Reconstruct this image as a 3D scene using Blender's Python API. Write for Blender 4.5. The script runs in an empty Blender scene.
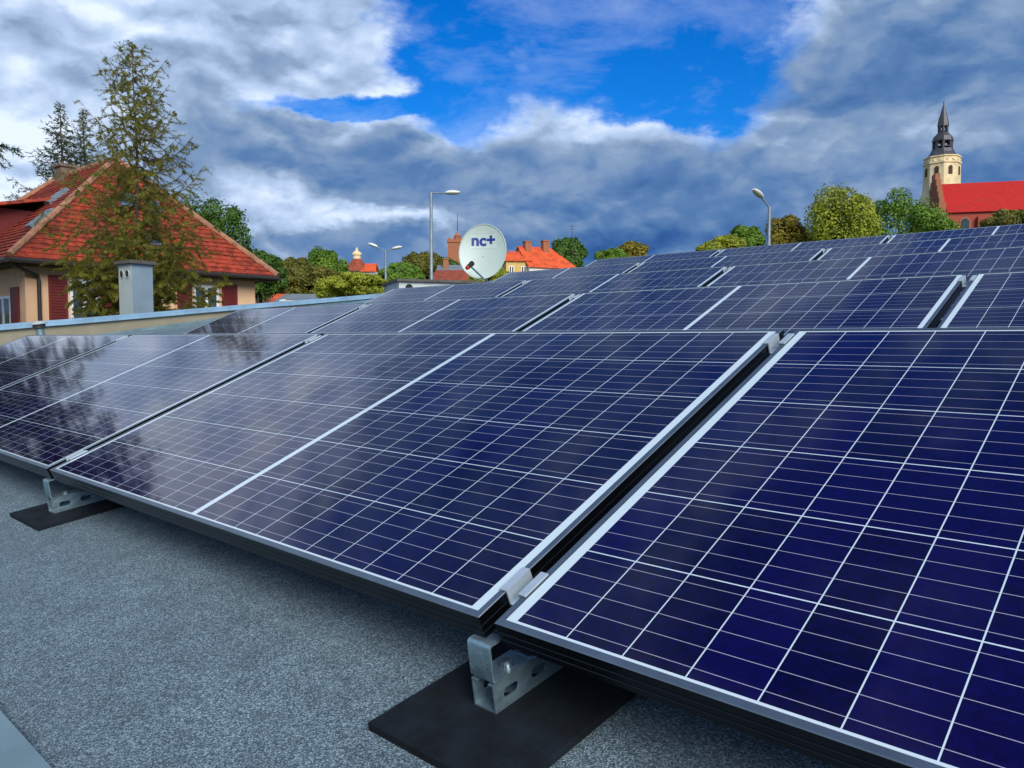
import bpy, bmesh, math, random
from mathutils import Vector, Matrix, Quaternion

SC = bpy.context.scene
COL = SC.collection
PI = math.pi
R = math.radians

# ------------------------------------------------------------------ camera
F = 786.2                      # focal length in pixels of a 1024 wide picture
PITCH = R(3.0)
CAMZ = 3.6
cd = bpy.data.cameras.new('camera')
cd.sensor_width = 36.0
cd.lens = F / 1024 * 36.0
cd.clip_start = 0.02
cd.clip_end = 6000
cam = bpy.data.objects.new('camera', cd)
COL.objects.link(cam)
cam.location = (0, 0, CAMZ)
cam.rotation_euler = (PI / 2 - PITCH, 0, 0)
SC.camera = cam


def ray(u, v):
    x, y = (u - 512) / F, (v - 384) / F
    c, s = math.cos(PITCH), math.sin(PITCH)
    return Vector((x, -s * y + c, -c * y - s))


def at(u, v, Y):
    d = ray(u, v)
    return Vector((0, 0, CAMZ)) + d * (Y / d.y)


# ------------------------------------------------------------------ sky, sun, exposure
SUN_EL, SUN_AZ = R(33), R(160)
world = bpy.data.worlds.new('World')
SC.world = world
world.use_nodes = True
world.cycles.sampling_method = 'MANUAL'
world.cycles.sample_map_resolution = 512
SC.view_settings.view_transform = 'Standard'
SC.view_settings.look = 'None'
SC.view_settings.exposure = 0.45
SC.view_settings.gamma = 1.0
SC.view_settings.use_curve_mapping = False


def build_sky():
    nt = world.node_tree
    N = nt.nodes
    N.clear()
    L = nt.links.new

    def mth(op, a, b=None, c=None, clamp=False):
        n = N.new('ShaderNodeMath')
        n.operation = op
        n.use_clamp = clamp
        for i, k in enumerate((a, b, c)):
            if k is None:
                continue
            if isinstance(k, (int, float)):
                n.inputs[i].default_value = k
            else:
                L(k, n.inputs[i])
        return n.outputs[0]

    def vec(op, a, b=None, out=0):
        n = N.new('ShaderNodeVectorMath')
        n.operation = op
        for i, k in enumerate((a, b)):
            if k is None:
                continue
            if isinstance(k, tuple):
                n.inputs[i].default_value = k
            else:
                L(k, n.inputs[i])
        return n.outputs[out]

    tc = N.new('ShaderNodeTexCoord')
    d = tc.outputs['Generated']
    sp = N.new('ShaderNodeSeparateXYZ')
    L(d, sp.inputs[0])
    az = mth('ARCTAN2', sp.outputs[0], sp.outputs[1])
    el = mth('ARCSINE', sp.outputs[2])

    def noise(scale, detail, rough, stretch=(1, 1, 2.0), off=(0, 0, 0), dist=0.0):
        m = N.new('ShaderNodeVectorMath')
        m.operation = 'MULTIPLY_ADD'
        L(d, m.inputs[0])
        m.inputs[1].default_value = stretch
        m.inputs[2].default_value = off
        n = N.new('ShaderNodeTexNoise')
        n.inputs['Scale'].default_value = scale
        n.inputs['Detail'].default_value = detail
        n.inputs['Roughness'].default_value = rough
        n.inputs['Distortion'].default_value = dist
        L(m.outputs[0], n.inputs['Vector'])
        return n

    wn = noise(4.0, 8, 0.6)
    wsub = vec('SUBTRACT', wn.outputs['Color'], (0.5, 0.5, 0.5))
    wmul = vec('MULTIPLY', wsub, (0.26, 0.17, 0))
    cb = N.new('ShaderNodeCombineXYZ')
    L(az, cb.inputs[0])
    L(el, cb.inputs[1])
    P = vec('ADD', cb.outputs[0], wmul)
    # cloud masses and gaps: picture column, row, radii, density, brightness (one entry per mass)
    blobs = SKY_BLOBS
    dsum, bsum, wsum = None, None, None
    for (u, v, ru, rv, dens, bri, wt) in blobs:
        if isinstance(u, str):                  # given as compass angle and height in degrees
            a0, e0 = R(float(u)), R(v)
            ru, rv = R(ru) * F, R(rv) * F
        else:
            r = ray(u, v).normalized()
            a0, e0 = math.atan2(r.x, r.y), math.asin(r.z)
        k = vec('SUBTRACT', P, (a0, e0, 0))
        k = vec('MULTIPLY', k, (F / ru, F / rv, 0))
        q = vec('DOT_PRODUCT', k, k, out=1)
        g = mth('EXPONENT', mth('MULTIPLY', q, -1.0))
        g = mth('MULTIPLY', g, wt)
        wsum = mth('ADD', g, 0.05) if wsum is None else mth('ADD', wsum, g)
        dsum = mth('MULTIPLY_ADD', g, dens, 0.05 * 0.80) if dsum is None else mth('MULTIPLY_ADD', g, dens, dsum)
        bsum = mth('MULTIPLY_ADD', g, bri, 0.05 * 0.42) if bsum is None else mth('MULTIPLY_ADD', g, bri, bsum)
    D0 = mth('DIVIDE', dsum, wsum)
    B0 = mth('DIVIDE', bsum, wsum)
    fb = noise(4.6, 9, 0.56, (1, 1, 2.0), (3.1, 1.7, 0.4), 0.2)
    fine = noise(13.0, 8, 0.60, (1, 1, 1.8), (0.3, 5.7, 2.4), 0.3)
    n1 = mth('SUBTRACT', fb.outputs['Fac'], 0.5)
    n2 = mth('SUBTRACT', fine.outputs['Fac'], 0.5)
    def puff(off):
        m = N.new('ShaderNodeVectorMath')
        m.operation = 'MULTIPLY_ADD'
        L(vec('ADD', d, vec('MULTIPLY', wsub, (0.10, 0.10, 0.10))), m.inputs[0])
        m.inputs[1].default_value = (1, 1, 1.7)
        m.inputs[2].default_value = (0.37, 0.11, 0.52 + off)
        tot = None
        for sc_, am in ((3.6, 1.0), (8.5, 0.50), (20.0, 0.24), (45.0, 0.10)):      # rounded heads with creases between them
            v = N.new('ShaderNodeTexNoise')
            v.inputs['Scale'].default_value = sc_
            v.inputs['Detail'].default_value = 0.0
            L(m.outputs[0], v.inputs['Vector'])
            q = mth('MULTIPLY', mth('ABSOLUTE', mth('SUBTRACT', v.outputs['Fac'], 0.5)), am * 2.2)
            tot = q if tot is None else mth('ADD', tot, q)
        return mth('SUBTRACT', tot, 0.42)
    pf = puff(0.0)
    relief = mth('SUBTRACT', pf, puff(0.030))
    D = mth('MULTIPLY_ADD', n1, 0.7, D0)
    D = mth('MULTIPLY_ADD', n2, 0.30, D)
    D = mth('MULTIPLY_ADD', pf, 0.45, D)
    mr = N.new('ShaderNodeMapRange')
    mr.interpolation_type = 'SMOOTHSTEP'
    L(D, mr.inputs['Value'])
    mr.inputs['From Min'].default_value = 0.20
    mr.inputs['From Max'].default_value = 0.72
    vl = noise(6.0, 10, 0.62, (0.8, 1.0, 2.0), (7.3, 0.2, 4.4), 0.25)
    veil = mth('MULTIPLY', mth('SUBTRACT', vl.outputs['Fac'], 0.45), 3.0, clamp=True)
    veil = mth('MULTIPLY', veil, 0.36)
    fac = mth('MAXIMUM', mr.outputs[0], veil)
    # brightness: the masses plus billows; thin edges of a cloud are brighter
    B = mth('MULTIPLY_ADD', n1, 0.65, B0)
    B = mth('MULTIPLY_ADD', n2, 0.30, B)
    B = mth('MULTIPLY_ADD', pf, 0.10, B)
    B = mth('MULTIPLY_ADD', relief, 0.55, B)
    B = mth('ADD', B, 0.075)
    B = mth('MULTIPLY_ADD', veil, mth('SUBTRACT', 1.0, mr.outputs[0]), B)
    edge = mth('SUBTRACT', 1.0, D, clamp=True)
    B = mth('MULTIPLY_ADD', edge, 0.20, B)
    ramp = N.new('ShaderNodeValToRGB')
    L(B, ramp.inputs['Fac'])
    els = ramp.color_ramp.elements
    cols = [(0.0, (0.010, 0.045, 0.160)), (0.22, (0.030, 0.094, 0.265)), (0.42, (0.080, 0.165, 0.340)),
            (0.62, (0.185, 0.270, 0.415)), (0.82, (0.37, 0.48, 0.67)), (1.0, (0.62, 0.71, 0.84))]
    els[0].position, els[0].color = cols[0][0], (*cols[0][1], 1)
    els[1].position, els[1].color = cols[-1][0], (*cols[-1][1], 1)
    for p_, c_ in cols[1:-1]:
        e = els.new(p_)
        e.color = (*c_, 1)
    sky = N.new('ShaderNodeTexSky')
    sky.sky_type = 'NISHITA'
    sky.sun_disc = False
    sky.sun_elevation = SUN_EL
    sky.sun_rotation = SUN_AZ
    sky.air_density = 1.0
    sky.dust_density = 0.2
    sky.ozone_density = 3.0
    hs = N.new('ShaderNodeHueSaturation')
    hs.inputs['Saturation'].default_value = 1.45
    hs.inputs['Value'].default_value = 0.95
    L(sky.outputs[0], hs.inputs['Color'])
    b1 = N.new('ShaderNodeBackground')
    b1.inputs['Strength'].default_value = 0.10
    tint = vec('MULTIPLY', hs.outputs[0], (0.24, 0.74, 1.12))
    L(tint, b1.inputs['Color'])
    b2 = N.new('ShaderNodeBackground')
    b2.inputs['Strength'].default_value = 1.0
    L(ramp.outputs['Color'], b2.inputs['Color'])
    mix = N.new('ShaderNodeMixShader')
    L(fac, mix.inputs[0])
    L(b1.outputs[0], mix.inputs[1])
    L(b2.outputs[0], mix.inputs[2])
    out = N.new('ShaderNodeOutputWorld')
    L(mix.outputs[0], out.inputs['Surface'])


# column, row, radius across, radius up, density (0 clear .. 1 cloud), brightness, weight
SKY_BLOBS = [
    (30, 35, 90, 35, 0.9, 0.62, 1), (40, 105, 85, 48, 1.0, 0.86, 1.8), (120, 15, 130, 35, 1.0, 0.72, 1),
    (20, 190, 60, 40, 1.0, 0.86, 1.2), (235, 60, 60, 60, 1.0, 0.52, 1.2), (345, 40, 62, 40, 1.0, 0.74, 1.2), (70, 45, 60, 22, 1.0, 0.46, 1.3), (210, 95, 45, 50, 1.0, 0.46, 1.2),
    (245, 120, 60, 30, 1.0, 0.60, 1), (345, 150, 80, 38, 1.0, 0.41, 1.8), (235, 178, 30, 22, 1.0, 0.92, 0.9),
    (290, 190, 45, 13, 1.0, 0.98, 1.8), (370, 210, 70, 9, 1.0, 0.96, 1.8), (350, 120, 60, 8, 1.0, 0.66, 1.3), (300, 245, 150, 24, 1.0, 0.46, 1.6), (170, 160, 60, 60, 1.0, 0.55, 1),
    (330, 101, 85, 13, -0.35, 0.75, 2.2), (425, 125, 36, 20, -0.1, 0.75, 1.4), (470, 62, 58, 62, -0.05, 0.75, 2.4), (525, 45, 70, 34, 0.36, 0.70, 1.4),
    (640, 30, 100, 50, 0.02, 0.75, 1.8), (700, 85, 85, 38, -0.1, 0.7, 2.2), (570, 80, 60, 26, 0.12, 0.66, 1.0),
    (480, 8, 60, 16, 0.55, 0.85, 0.9), (545, 112, 70, 14, 0.35, 0.60, 1.0), (800, 4, 50, 16, 0.55, 0.7, 0.8),
    (640, 155, 110, 28, 1.05, 0.43, 2.0), (640, 126, 85, 8, 1.0, 0.70, 1.3), (505, 165, 60, 36, 1.05, 0.40, 1.6), (760, 132, 24, 9, 0.9, 0.95, 0.9),
    (880, 60, 85, 55, 1.1, 0.46, 2.2), (980, 50, 80, 60, 1.1, 0.40, 1.6), (850, 125, 80, 25, 1.1, 0.30, 1.5),
    (930, 95, 50, 20, 1.0, 0.56, 0.9), (1000, 150, 60, 40, 1.1, 0.34, 1.4), (740, 200, 140, 34, 1.1, 0.36, 1.6),
    (870, 165, 60, 16, 1.0, 0.40, 0.8),
    (560, 190, 110, 20, 1.1, 0.36, 1.4), (540, 220, 120, 9, 1.0, 0.42, 1.1), (600, 250, 180, 16, 1.0, 0.27, 1.6),
    (690, 243, 60, 6, 1.0, 0.38, 0.7), (900, 210, 140, 30, 1.0, 0.36, 1.4), (440, 255, 90, 20, 1.0, 0.36, 1.4),
    (150, 240, 110, 40, 1.0, 0.40, 1.0),
    # higher than the picture reaches: what the glass mirrors
    ('-27', 42, 16, 9, 1.0, 0.26, 1.6), ('-36', 22, 12, 8, 1.0, 0.90, 1.6), ('-8', 46, 14, 8, 1.0, 0.22, 1.4),
    ('12', 62, 30, 14, 0.0, 0.3, 2.0), ('26', 46, 14, 10, 0.5, 0.30, 1.6), ('60', 40, 25, 20, 0.9, 0.42, 1.0),
    ('-80', 50, 40, 30, 1.0, 0.66, 1.0), ('100', 60, 40, 30, 0.7, 0.5, 1.0), ('180', 50, 60, 30, 0.9, 0.62, 1.0)]
build_sky()

sd = bpy.data.lights.new('sun', 'SUN')
sd.energy = 3.3
sd.angle = R(34)
sd.color = (1.0, 0.965, 0.90)
sun = bpy.data.objects.new('sun', sd)
COL.objects.link(sun)
sdir = Vector((math.sin(SUN_AZ) * math.cos(SUN_EL), math.cos(SUN_AZ) * math.cos(SUN_EL), math.sin(SUN_EL)))
sun.location = (20, -20, 40)
sun.rotation_euler = sdir.to_track_quat('Z', 'Y').to_euler()

# ------------------------------------------------------------------ helpers
MATS = {}


def nodes(name):
    m = bpy.data.materials.new(name)
    m.use_nodes = True
    nt = m.node_tree
    b = nt.nodes['Principled BSDF']
    MATS[name] = m
    return m, nt, b


def setin(b, **k):
    for n, v in k.items():
        b.inputs[n.replace('_', ' ')].default_value = v


def mat(name, col, rough=0.7, metal=0.0, var=0.25, scale=6.0, bump=0.0, bscale=40.0, spec=0.5, detail=5):
    """plain surface with uneven colour, uneven gloss and a little relief"""
    m, nt, b = nodes(name)
    L = nt.links.new
    setin(b, Roughness=rough, Metallic=metal)
    b.inputs['Specular IOR Level'].default_value = spec
    tc = nt.nodes.new('ShaderNodeTexCoord')
    n = nt.nodes.new('ShaderNodeTexNoise')
    n.inputs['Scale'].default_value = scale
    n.inputs['Detail'].default_value = detail
    n.inputs['Roughness'].default_value = 0.6
    L(tc.outputs['Object'], n.inputs['Vector'])
    r = nt.nodes.new('ShaderNodeValToRGB')
    r.color_ramp.elements[0].position = 0.3
    r.color_ramp.elements[1].position = 0.7
    r.color_ramp.elements[0].color = (*[c * (1 - var) for c in col], 1)
    r.color_ramp.elements[1].color = (*[min(1, c * (1 + var)) for c in col], 1)
    L(n.outputs['Fac'], r.inputs['Fac'])
    L(r.outputs['Color'], b.inputs['Base Color'])
    if bump:
        n2 = nt.nodes.new('ShaderNodeTexNoise')
        n2.inputs['Scale'].default_value = bscale
        n2.inputs['Detail'].default_value = 4
        L(tc.outputs['Object'], n2.inputs['Vector'])
        bp = nt.nodes.new('ShaderNodeBump')
        bp.inputs['Strength'].default_value = bump
        bp.inputs['Distance'].default_value = 0.02
        L(n2.outputs['Fac'], bp.inputs['Height'])
        L(bp.outputs['Normal'], b.inputs['Normal'])
    return m


def link(o, parent=None):
    COL.objects.link(o)
    if parent:
        o.parent = parent
    return o


def tag(o, label=None, cat=None, group=None, kind=None):
    if label:
        o['label'] = label
    if cat:
        o['category'] = cat
    if group:
        o['group'] = group
    if kind:
        o['kind'] = kind
    return o


def empty(name, mtx, label, cat, group=None):
    o = bpy.data.objects.new(name, None)
    o.empty_display_size = 0.1
    link(o)
    o.matrix_world = mtx
    return tag(o, label, cat, group)


def T(x, y=None, z=None):
    return Matrix.Translation(x if y is None else (x, y, z))


def RZ(a):
    return Matrix.Rotation(a, 4, 'Z')


class MB:
    """collects vertices and faces of ONE mesh"""

    def __init__(self):
        self.v, self.f, self.mi = [], [], []

    def add(self, vs, fs, m=0):
        o = len(self.v)
        self.v += [tuple(p) for p in vs]
        self.f += [tuple(o + i for i in q) for q in fs]
        self.mi += [m] * len(fs)

    def box(self, x0, x1, y0, y1, z0, z1, mtx=None, m=0):
        vs = [Vector((x, y, z)) for z in (z0, z1) for y in (y0, y1) for x in (x0, x1)]
        if mtx:
            vs = [mtx @ p for p in vs]
        self.add(vs, [(0, 2, 3, 1), (4, 5, 7, 6), (0, 1, 5, 4), (2, 6, 7, 3), (0, 4, 6, 2), (1, 3, 7, 5)], m)

    def prism(self, poly, z0, z1, mtx=None, m=0):
        n = len(poly)
        vs = [Vector((x, y, z0)) for x, y in poly] + [Vector((x, y, z1)) for x, y in poly]
        if mtx:
            vs = [mtx @ p for p in vs]
        fs = [tuple(reversed(range(n))), tuple(range(n, 2 * n))]
        fs += [(i, (i + 1) % n, n + (i + 1) % n, n + i) for i in range(n)]
        self.add(vs, fs, m)

    def lathe(self, prof, n=20, mtx=None, m=0, caps=True, phase=0.0):
        vs, fs = [], []
        for r, z in prof:
            for k in range(n):
                a = 2 * PI * k / n + phase
                vs.append(Vector((r * math.cos(a), r * math.sin(a), z)))
        for j in range(len(prof) - 1):
            for k in range(n):
                a, b = j * n + k, j * n + (k + 1) % n
                fs.append((a, b, b + n, a + n))
        if caps:
            fs.append(tuple(reversed(range(n))))
            fs.append(tuple(range((len(prof) - 1) * n, len(prof) * n)))
        if mtx:
            vs = [mtx @ p for p in vs]
        self.add(vs, fs, m)

    def tube(self, pts, rad, n=8, m=0):
        pts = [Vector(p) for p in pts]
        if isinstance(rad, (int, float)):
            rad = [rad] * len(pts)
        vs, fs = [], []
        up = Vector((0.13, 0.21, 1)).normalized()
        for i, p in enumerate(pts):
            t = (pts[min(i + 1, len(pts) - 1)] - pts[max(i - 1, 0)])
            if t.length < 1e-9:
                t = Vector((0, 0, 1))
            t.normalize()
            a = t.cross(up)
            if a.length < 0.05:
                a = t.cross(Vector((1, 0, 0)))
            a.normalize()
            b = t.cross(a)
            for k in range(n):
                q = 2 * PI * k / n
                vs.append(p + a * (rad[i] * math.cos(q)) + b * (rad[i] * math.sin(q)))
        for i in range(len(pts) - 1):
            for k in range(n):
                c, e = i * n + k, i * n + (k + 1) % n
                fs.append((c, c + n, e + n, e))
        fs.append(tuple(range(n)))
        fs.append(tuple(reversed(range((len(pts) - 1) * n, len(pts) * n))))
        self.add(vs, fs, m)

    def build(self, name, mats, parent=None, bevel=0.0, smooth=False, mtx=None):
        me = bpy.data.meshes.new(name)
        me.from_pydata(self.v, [], self.f)
        if not isinstance(mats, (list, tuple)):
            mats = [mats]
        for m_ in mats:
            me.materials.append(m_)
        if any(self.mi):
            me.polygons.foreach_set('material_index', self.mi)
        bm = bmesh.new()
        bm.from_mesh(me)
        bmesh.ops.recalc_face_normals(bm, faces=bm.faces[:])
        if bevel:
            es = [e for e in bm.edges if len(e.link_faces) == 2 and e.calc_face_angle(0) > 0.6]
            bmesh.ops.bevel(bm, geom=es, offset=bevel, segments=2, affect='EDGES', profile=0.7)
        bm.to_mesh(me)
        bm.free()
        if smooth:
            me.polygons.foreach_set('use_smooth', [True] * len(me.polygons))
            if hasattr(me, 'set_sharp_from_angle'):
                me.set_sharp_from_angle(angle=R(38))
        o = bpy.data.objects.new(name, me)
        link(o, parent)
        if mtx is not None:
            o.matrix_world = mtx
        return o


def dup(root, mtx, label=None):
    r = root.copy()
    COL.objects.link(r)
    r.matrix_world = mtx
    if label:
        r['label'] = label
    for ch in root.children:
        c = ch.copy()
        COL.objects.link(c)
        c.parent = r
        for g in ch.children:
            d = g.copy()
            COL.objects.link(d)
            d.parent = c
    return r


# ------------------------------------------------------------------ materials
def tile_roof_mat(name, col, row=0.16, wide=0.2, var=0.28):
    """rows of flat clay tiles, running along local x, stepped up the slope (uses object z for the courses)"""
    m, nt, b = nodes(name)
    L = nt.links.new
    tc = nt.nodes.new('ShaderNodeTexCoord')
    sp = nt.nodes.new('ShaderNodeSeparateXYZ')
    L(tc.outputs['Object'], sp.inputs[0])
    w = nt.nodes.new('ShaderNodeMath')
    w.operation = 'FRACT'
    dv = nt.nodes.new('ShaderNodeMath')
    dv.operation = 'DIVIDE'
    dv.inputs[1].default_value = row
    L(sp.outputs[2], dv.inputs[0])
    L(dv.outputs[0], w.inputs[0])
    vor = nt.nodes.new('ShaderNodeTexVoronoi')
    vor.inputs['Scale'].default_value = 1 / wide
    L(tc.outputs['Object'], vor.inputs['Vector'])
    n = nt.nodes.new('ShaderNodeTexNoise')
    n.inputs['Scale'].default_value = 0.9
    n.inputs['Detail'].default_value = 6
    L(tc.outputs['Object'], n.inputs['Vector'])
    r = nt.nodes.new('ShaderNodeValToRGB')
    r.color_ramp.elements[0].position = 0.25
    r.color_ramp.elements[1].position = 0.75
    r.color_ramp.elements[0].color = (*[c * (1 - var) for c in col], 1)
    r.color_ramp.elements[1].color = (*[c * (1 + 0.7 * var) for c in col], 1)
    mx = nt.nodes.new('ShaderNodeMix')
    mx.data_type = 'FLOAT'
    mx.inputs[0].default_value = 0.45
    sc = nt.nodes.new('ShaderNodeSeparateColor')
    L(vor.outputs['Color'], sc.inputs[0])
    L(n.outputs['Fac'], mx.inputs[2])
    L(sc.outputs[0], mx.inputs[3])
    L(mx.outputs[0], r.inputs['Fac'])
    L(r.outputs['Color'], b.inputs['Base Color'])
    bp = nt.nodes.new('ShaderNodeBump')
    bp.inputs['Strength'].default_value = 0.9
    bp.inputs['Distance'].default_value = 0.06
    inv = nt.nodes.new('ShaderNodeMath')
    inv.operation = 'SUBTRACT'
    inv.inputs[0].default_value = 1.0
    L(w.outputs[0], inv.inputs[1])
    L(inv.outputs[0], bp.inputs['Height'])
    L(bp.outputs['Normal'], b.inputs['Normal'])
    setin(b, Roughness=0.8)
    return m


def leaf_mat(name, dark, light, scale=0.9):
    m, nt, b = nodes(name)
    L = nt.links.new
    tc = nt.nodes.new('ShaderNodeTexCoord')
    n = nt.nodes.new('ShaderNodeTexNoise')
    n.inputs['Scale'].default_value = scale
    n.inputs['Detail'].default_value = 5
    n.inputs['Roughness'].default_value = 0.7
    L(tc.outputs['Object'], n.inputs['Vector'])
    r = nt.nodes.new('ShaderNodeValToRGB')
    r.color_ramp.elements[0].position = 0.32
    r.color_ramp.elements[1].position = 0.68
    r.color_ramp.elements[0].color = (*dark, 1)
    r.color_ramp.elements[1].color = (*light, 1)
    L(n.outputs['Fac'], r.inputs['Fac'])
    L(r.outputs['Color'], b.inputs['Base Color'])
    setin(b, Roughness=0.6)
    tr = nt.nodes.new('ShaderNodeBsdfTranslucent')
    L(r.outputs['Color'], tr.inputs['Color'])
    mx = nt.nodes.new('ShaderNodeMixShader')
    mx.inputs[0].default_value = 0.3
    L(b.outputs[0], mx.inputs[1])
    L(tr.outputs[0], mx.inputs[2])
    L(mx.outputs[0], nt.nodes['Material Output'].inputs['Surface'])
    return m


LI, LC, WI, CGAP = 1.695, 1.663, 0.980, 0.017      # opening of a frame, cells, depth of opening, bright centre gap


def glass_mat():
    """polycrystalline half cells under glass: white gaps, five busbars per cell row"""
    m, nt, b = nodes('solar_glass')
    N = nt.nodes
    L = nt.links.new

    def mth(op, a, bb=None, c=None, clamp=False):
        n = N.new('ShaderNodeMath')
        n.operation = op
        n.use_clamp = clamp
        for i, k in enumerate((a, bb, c)):
            if k is None:
                continue
            if isinstance(k, (int, float)):
                n.inputs[i].default_value = k
            else:
                L(k, n.inputs[i])
        return n.outputs[0]
    tc = N.new('ShaderNodeTexCoord')
    sp = N.new('ShaderNodeSeparateXYZ')
    L(tc.outputs['Object'], sp.inputs[0])
    x, y = sp.outputs[0], sp.outputs[1]
    hp = (LC - CGAP) / 20
    mar = 0.004
    rp = (WI - 2 * mar) / 6
    ax = mth('SUBTRACT', mth('ABSOLUTE', x), CGAP / 2)           # distance from the centre gap
    fx = mth('DIVIDE', ax, hp)
    cx = mth('FLOOR', fx)
    dx = mth('MULTIPLY', mth('ABSOLUTE', mth('SUBTRACT', mth('FRACT', mth('ADD', fx, 0.5)), 0.5)), hp)   # to nearest column gap
    yy = mth('SUBTRACT', y, mar)
    fy = mth('DIVIDE', yy, rp)
    cy = mth('FLOOR', fy)
    dy = mth('MULTIPLY', mth('ABSOLUTE', mth('SUBTRACT', mth('FRACT', mth('ADD', fy, 0.5)), 0.5)), rp)
    fb = mth('MULTIPLY', fy, 5.0)
    db = mth('MULTIPLY', mth('ABSOLUTE', mth('SUBTRACT', mth('FRACT', fb), 0.5)), rp / 5)
    gapx = mth('LESS_THAN', dx, 0.00085)
    gapy = mth('LESS_THAN', dy, 0.00100)
    cen = mth('LESS_THAN', ax, 0.0)
    out = mth('GREATER_THAN', mth('ABSOLUTE', x), LC / 2)
    outy = mth('GREATER_THAN', mth('ABSOLUTE', mth('SUBTRACT', y, WI / 2)), WI / 2 - mar)
    bus = mth('LESS_THAN', db, 0.00044)
    white = mth('MAXIMUM', mth('MAXIMUM', gapx, gapy), mth('MAXIMUM', cen, mth('MAXIMUM', out, outy)))
    # slight differences from cell to cell and crystal grain
    cv = N.new('ShaderNodeCombineXYZ')
    L(mth('MULTIPLY', cx, mth('SIGN', x)), cv.inputs[0])
    L(cy, cv.inputs[1])
    wn = N.new('ShaderNodeTexWhiteNoise')
    wn.noise_dimensions = '3D'
    L(cv.outputs[0], wn.inputs['Vector'])
    oi = N.new('ShaderNodeObjectInfo')
    L(oi.outputs['Random'], cv.inputs[2])
    vo = N.new('ShaderNodeTexVoronoi')
    vo.inputs['Scale'].default_value = 130
    L(tc.outputs['Object'], vo.inputs['Vector'])
    vs = N.new('ShaderNodeSeparateColor')
    L(vo.outputs['Color'], vs.inputs[0])
    k = mth('ADD', mth('MULTIPLY', wn.outputs['Value'], 0.5), mth('MULTIPLY', vs.outputs[0], 0.5))
    r = N.new('ShaderNodeValToRGB')
    r.color_ramp.elements[0].position = 0.1
    r.color_ramp.elements[1].position = 0.9
    r.color_ramp.elements[0].color = (0.0011, 0.0003, 0.0170, 1)
    r.color_ramp.elements[1].color = (0.0026, 0.0007, 0.048, 1)
    L(k, r.inputs['Fac'])
    mb = N.new('ShaderNodeMix')
    mb.data_type = 'RGBA'
    L(bus, mb.inputs[0])
    L(r.outputs['Color'], mb.inputs[6])
    mb.inputs[7].default_value = (0.33, 0.33, 0.41, 1)
    mw = N.new('ShaderNodeMix')
    mw.data_type = 'RGBA'
    L(white, mw.inputs[0])
    L(mb.outputs[2], mw.inputs[6])
    mw.inputs[7].default_value = (0.50, 0.60, 0.66, 1)
    nd = N.new('ShaderNodeTexNoise')
    nd.inputs['Scale'].default_value = 1.7
    nd.inputs['Detail'].default_value = 8
    nd.inputs['Roughness'].default_value = 0.68
    L(tc.outputs['Object'], nd.inputs['Vector'])
    low = mth('MULTIPLY', mth('SUBTRACT', 0.03, y, clamp=True), 0.8)          # dirt washed down to the lower edge
    film = mth('ADD', mth('MULTIPLY', mth('SUBTRACT', nd.outputs['Fac'], 0.35, clamp=True), 0.030), mth('MULTIPLY', low, nd.outputs['Fac']))
    md = N.new('ShaderNodeMix')
    md.data_type = 'RGBA'
    L(film, md.inputs[0])
    L(mw.outputs[2], md.inputs[6])
    md.inputs[7].default_value = (0.30, 0.235, 0.20, 1)
    L(md.outputs[2], b.inputs['Base Color'])
    ns = N.new('ShaderNodeTexNoise')
    ns.inputs['Scale'].default_value = 3.0
    ns.inputs['Detail'].default_value = 6
    L(tc.outputs['Object'], ns.inputs['Vector'])
    mr = N.new('ShaderNodeMapRange')
    L(ns.outputs['Fac'], mr.inputs['Value'])
    mr.inputs['To Min'].default_value = 0.035
    mr.inputs['To Max'].default_value = 0.075
    L(mr.outputs[0], b.inputs['Roughness'])
    b.inputs['IOR'].default_value = 1.50
    b.inputs['Specular IOR Level'].default_value = 0.5
    b.inputs['Specular Tint'].default_value = (1.0, 0.93, 0.97, 1)
    return m


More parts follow.
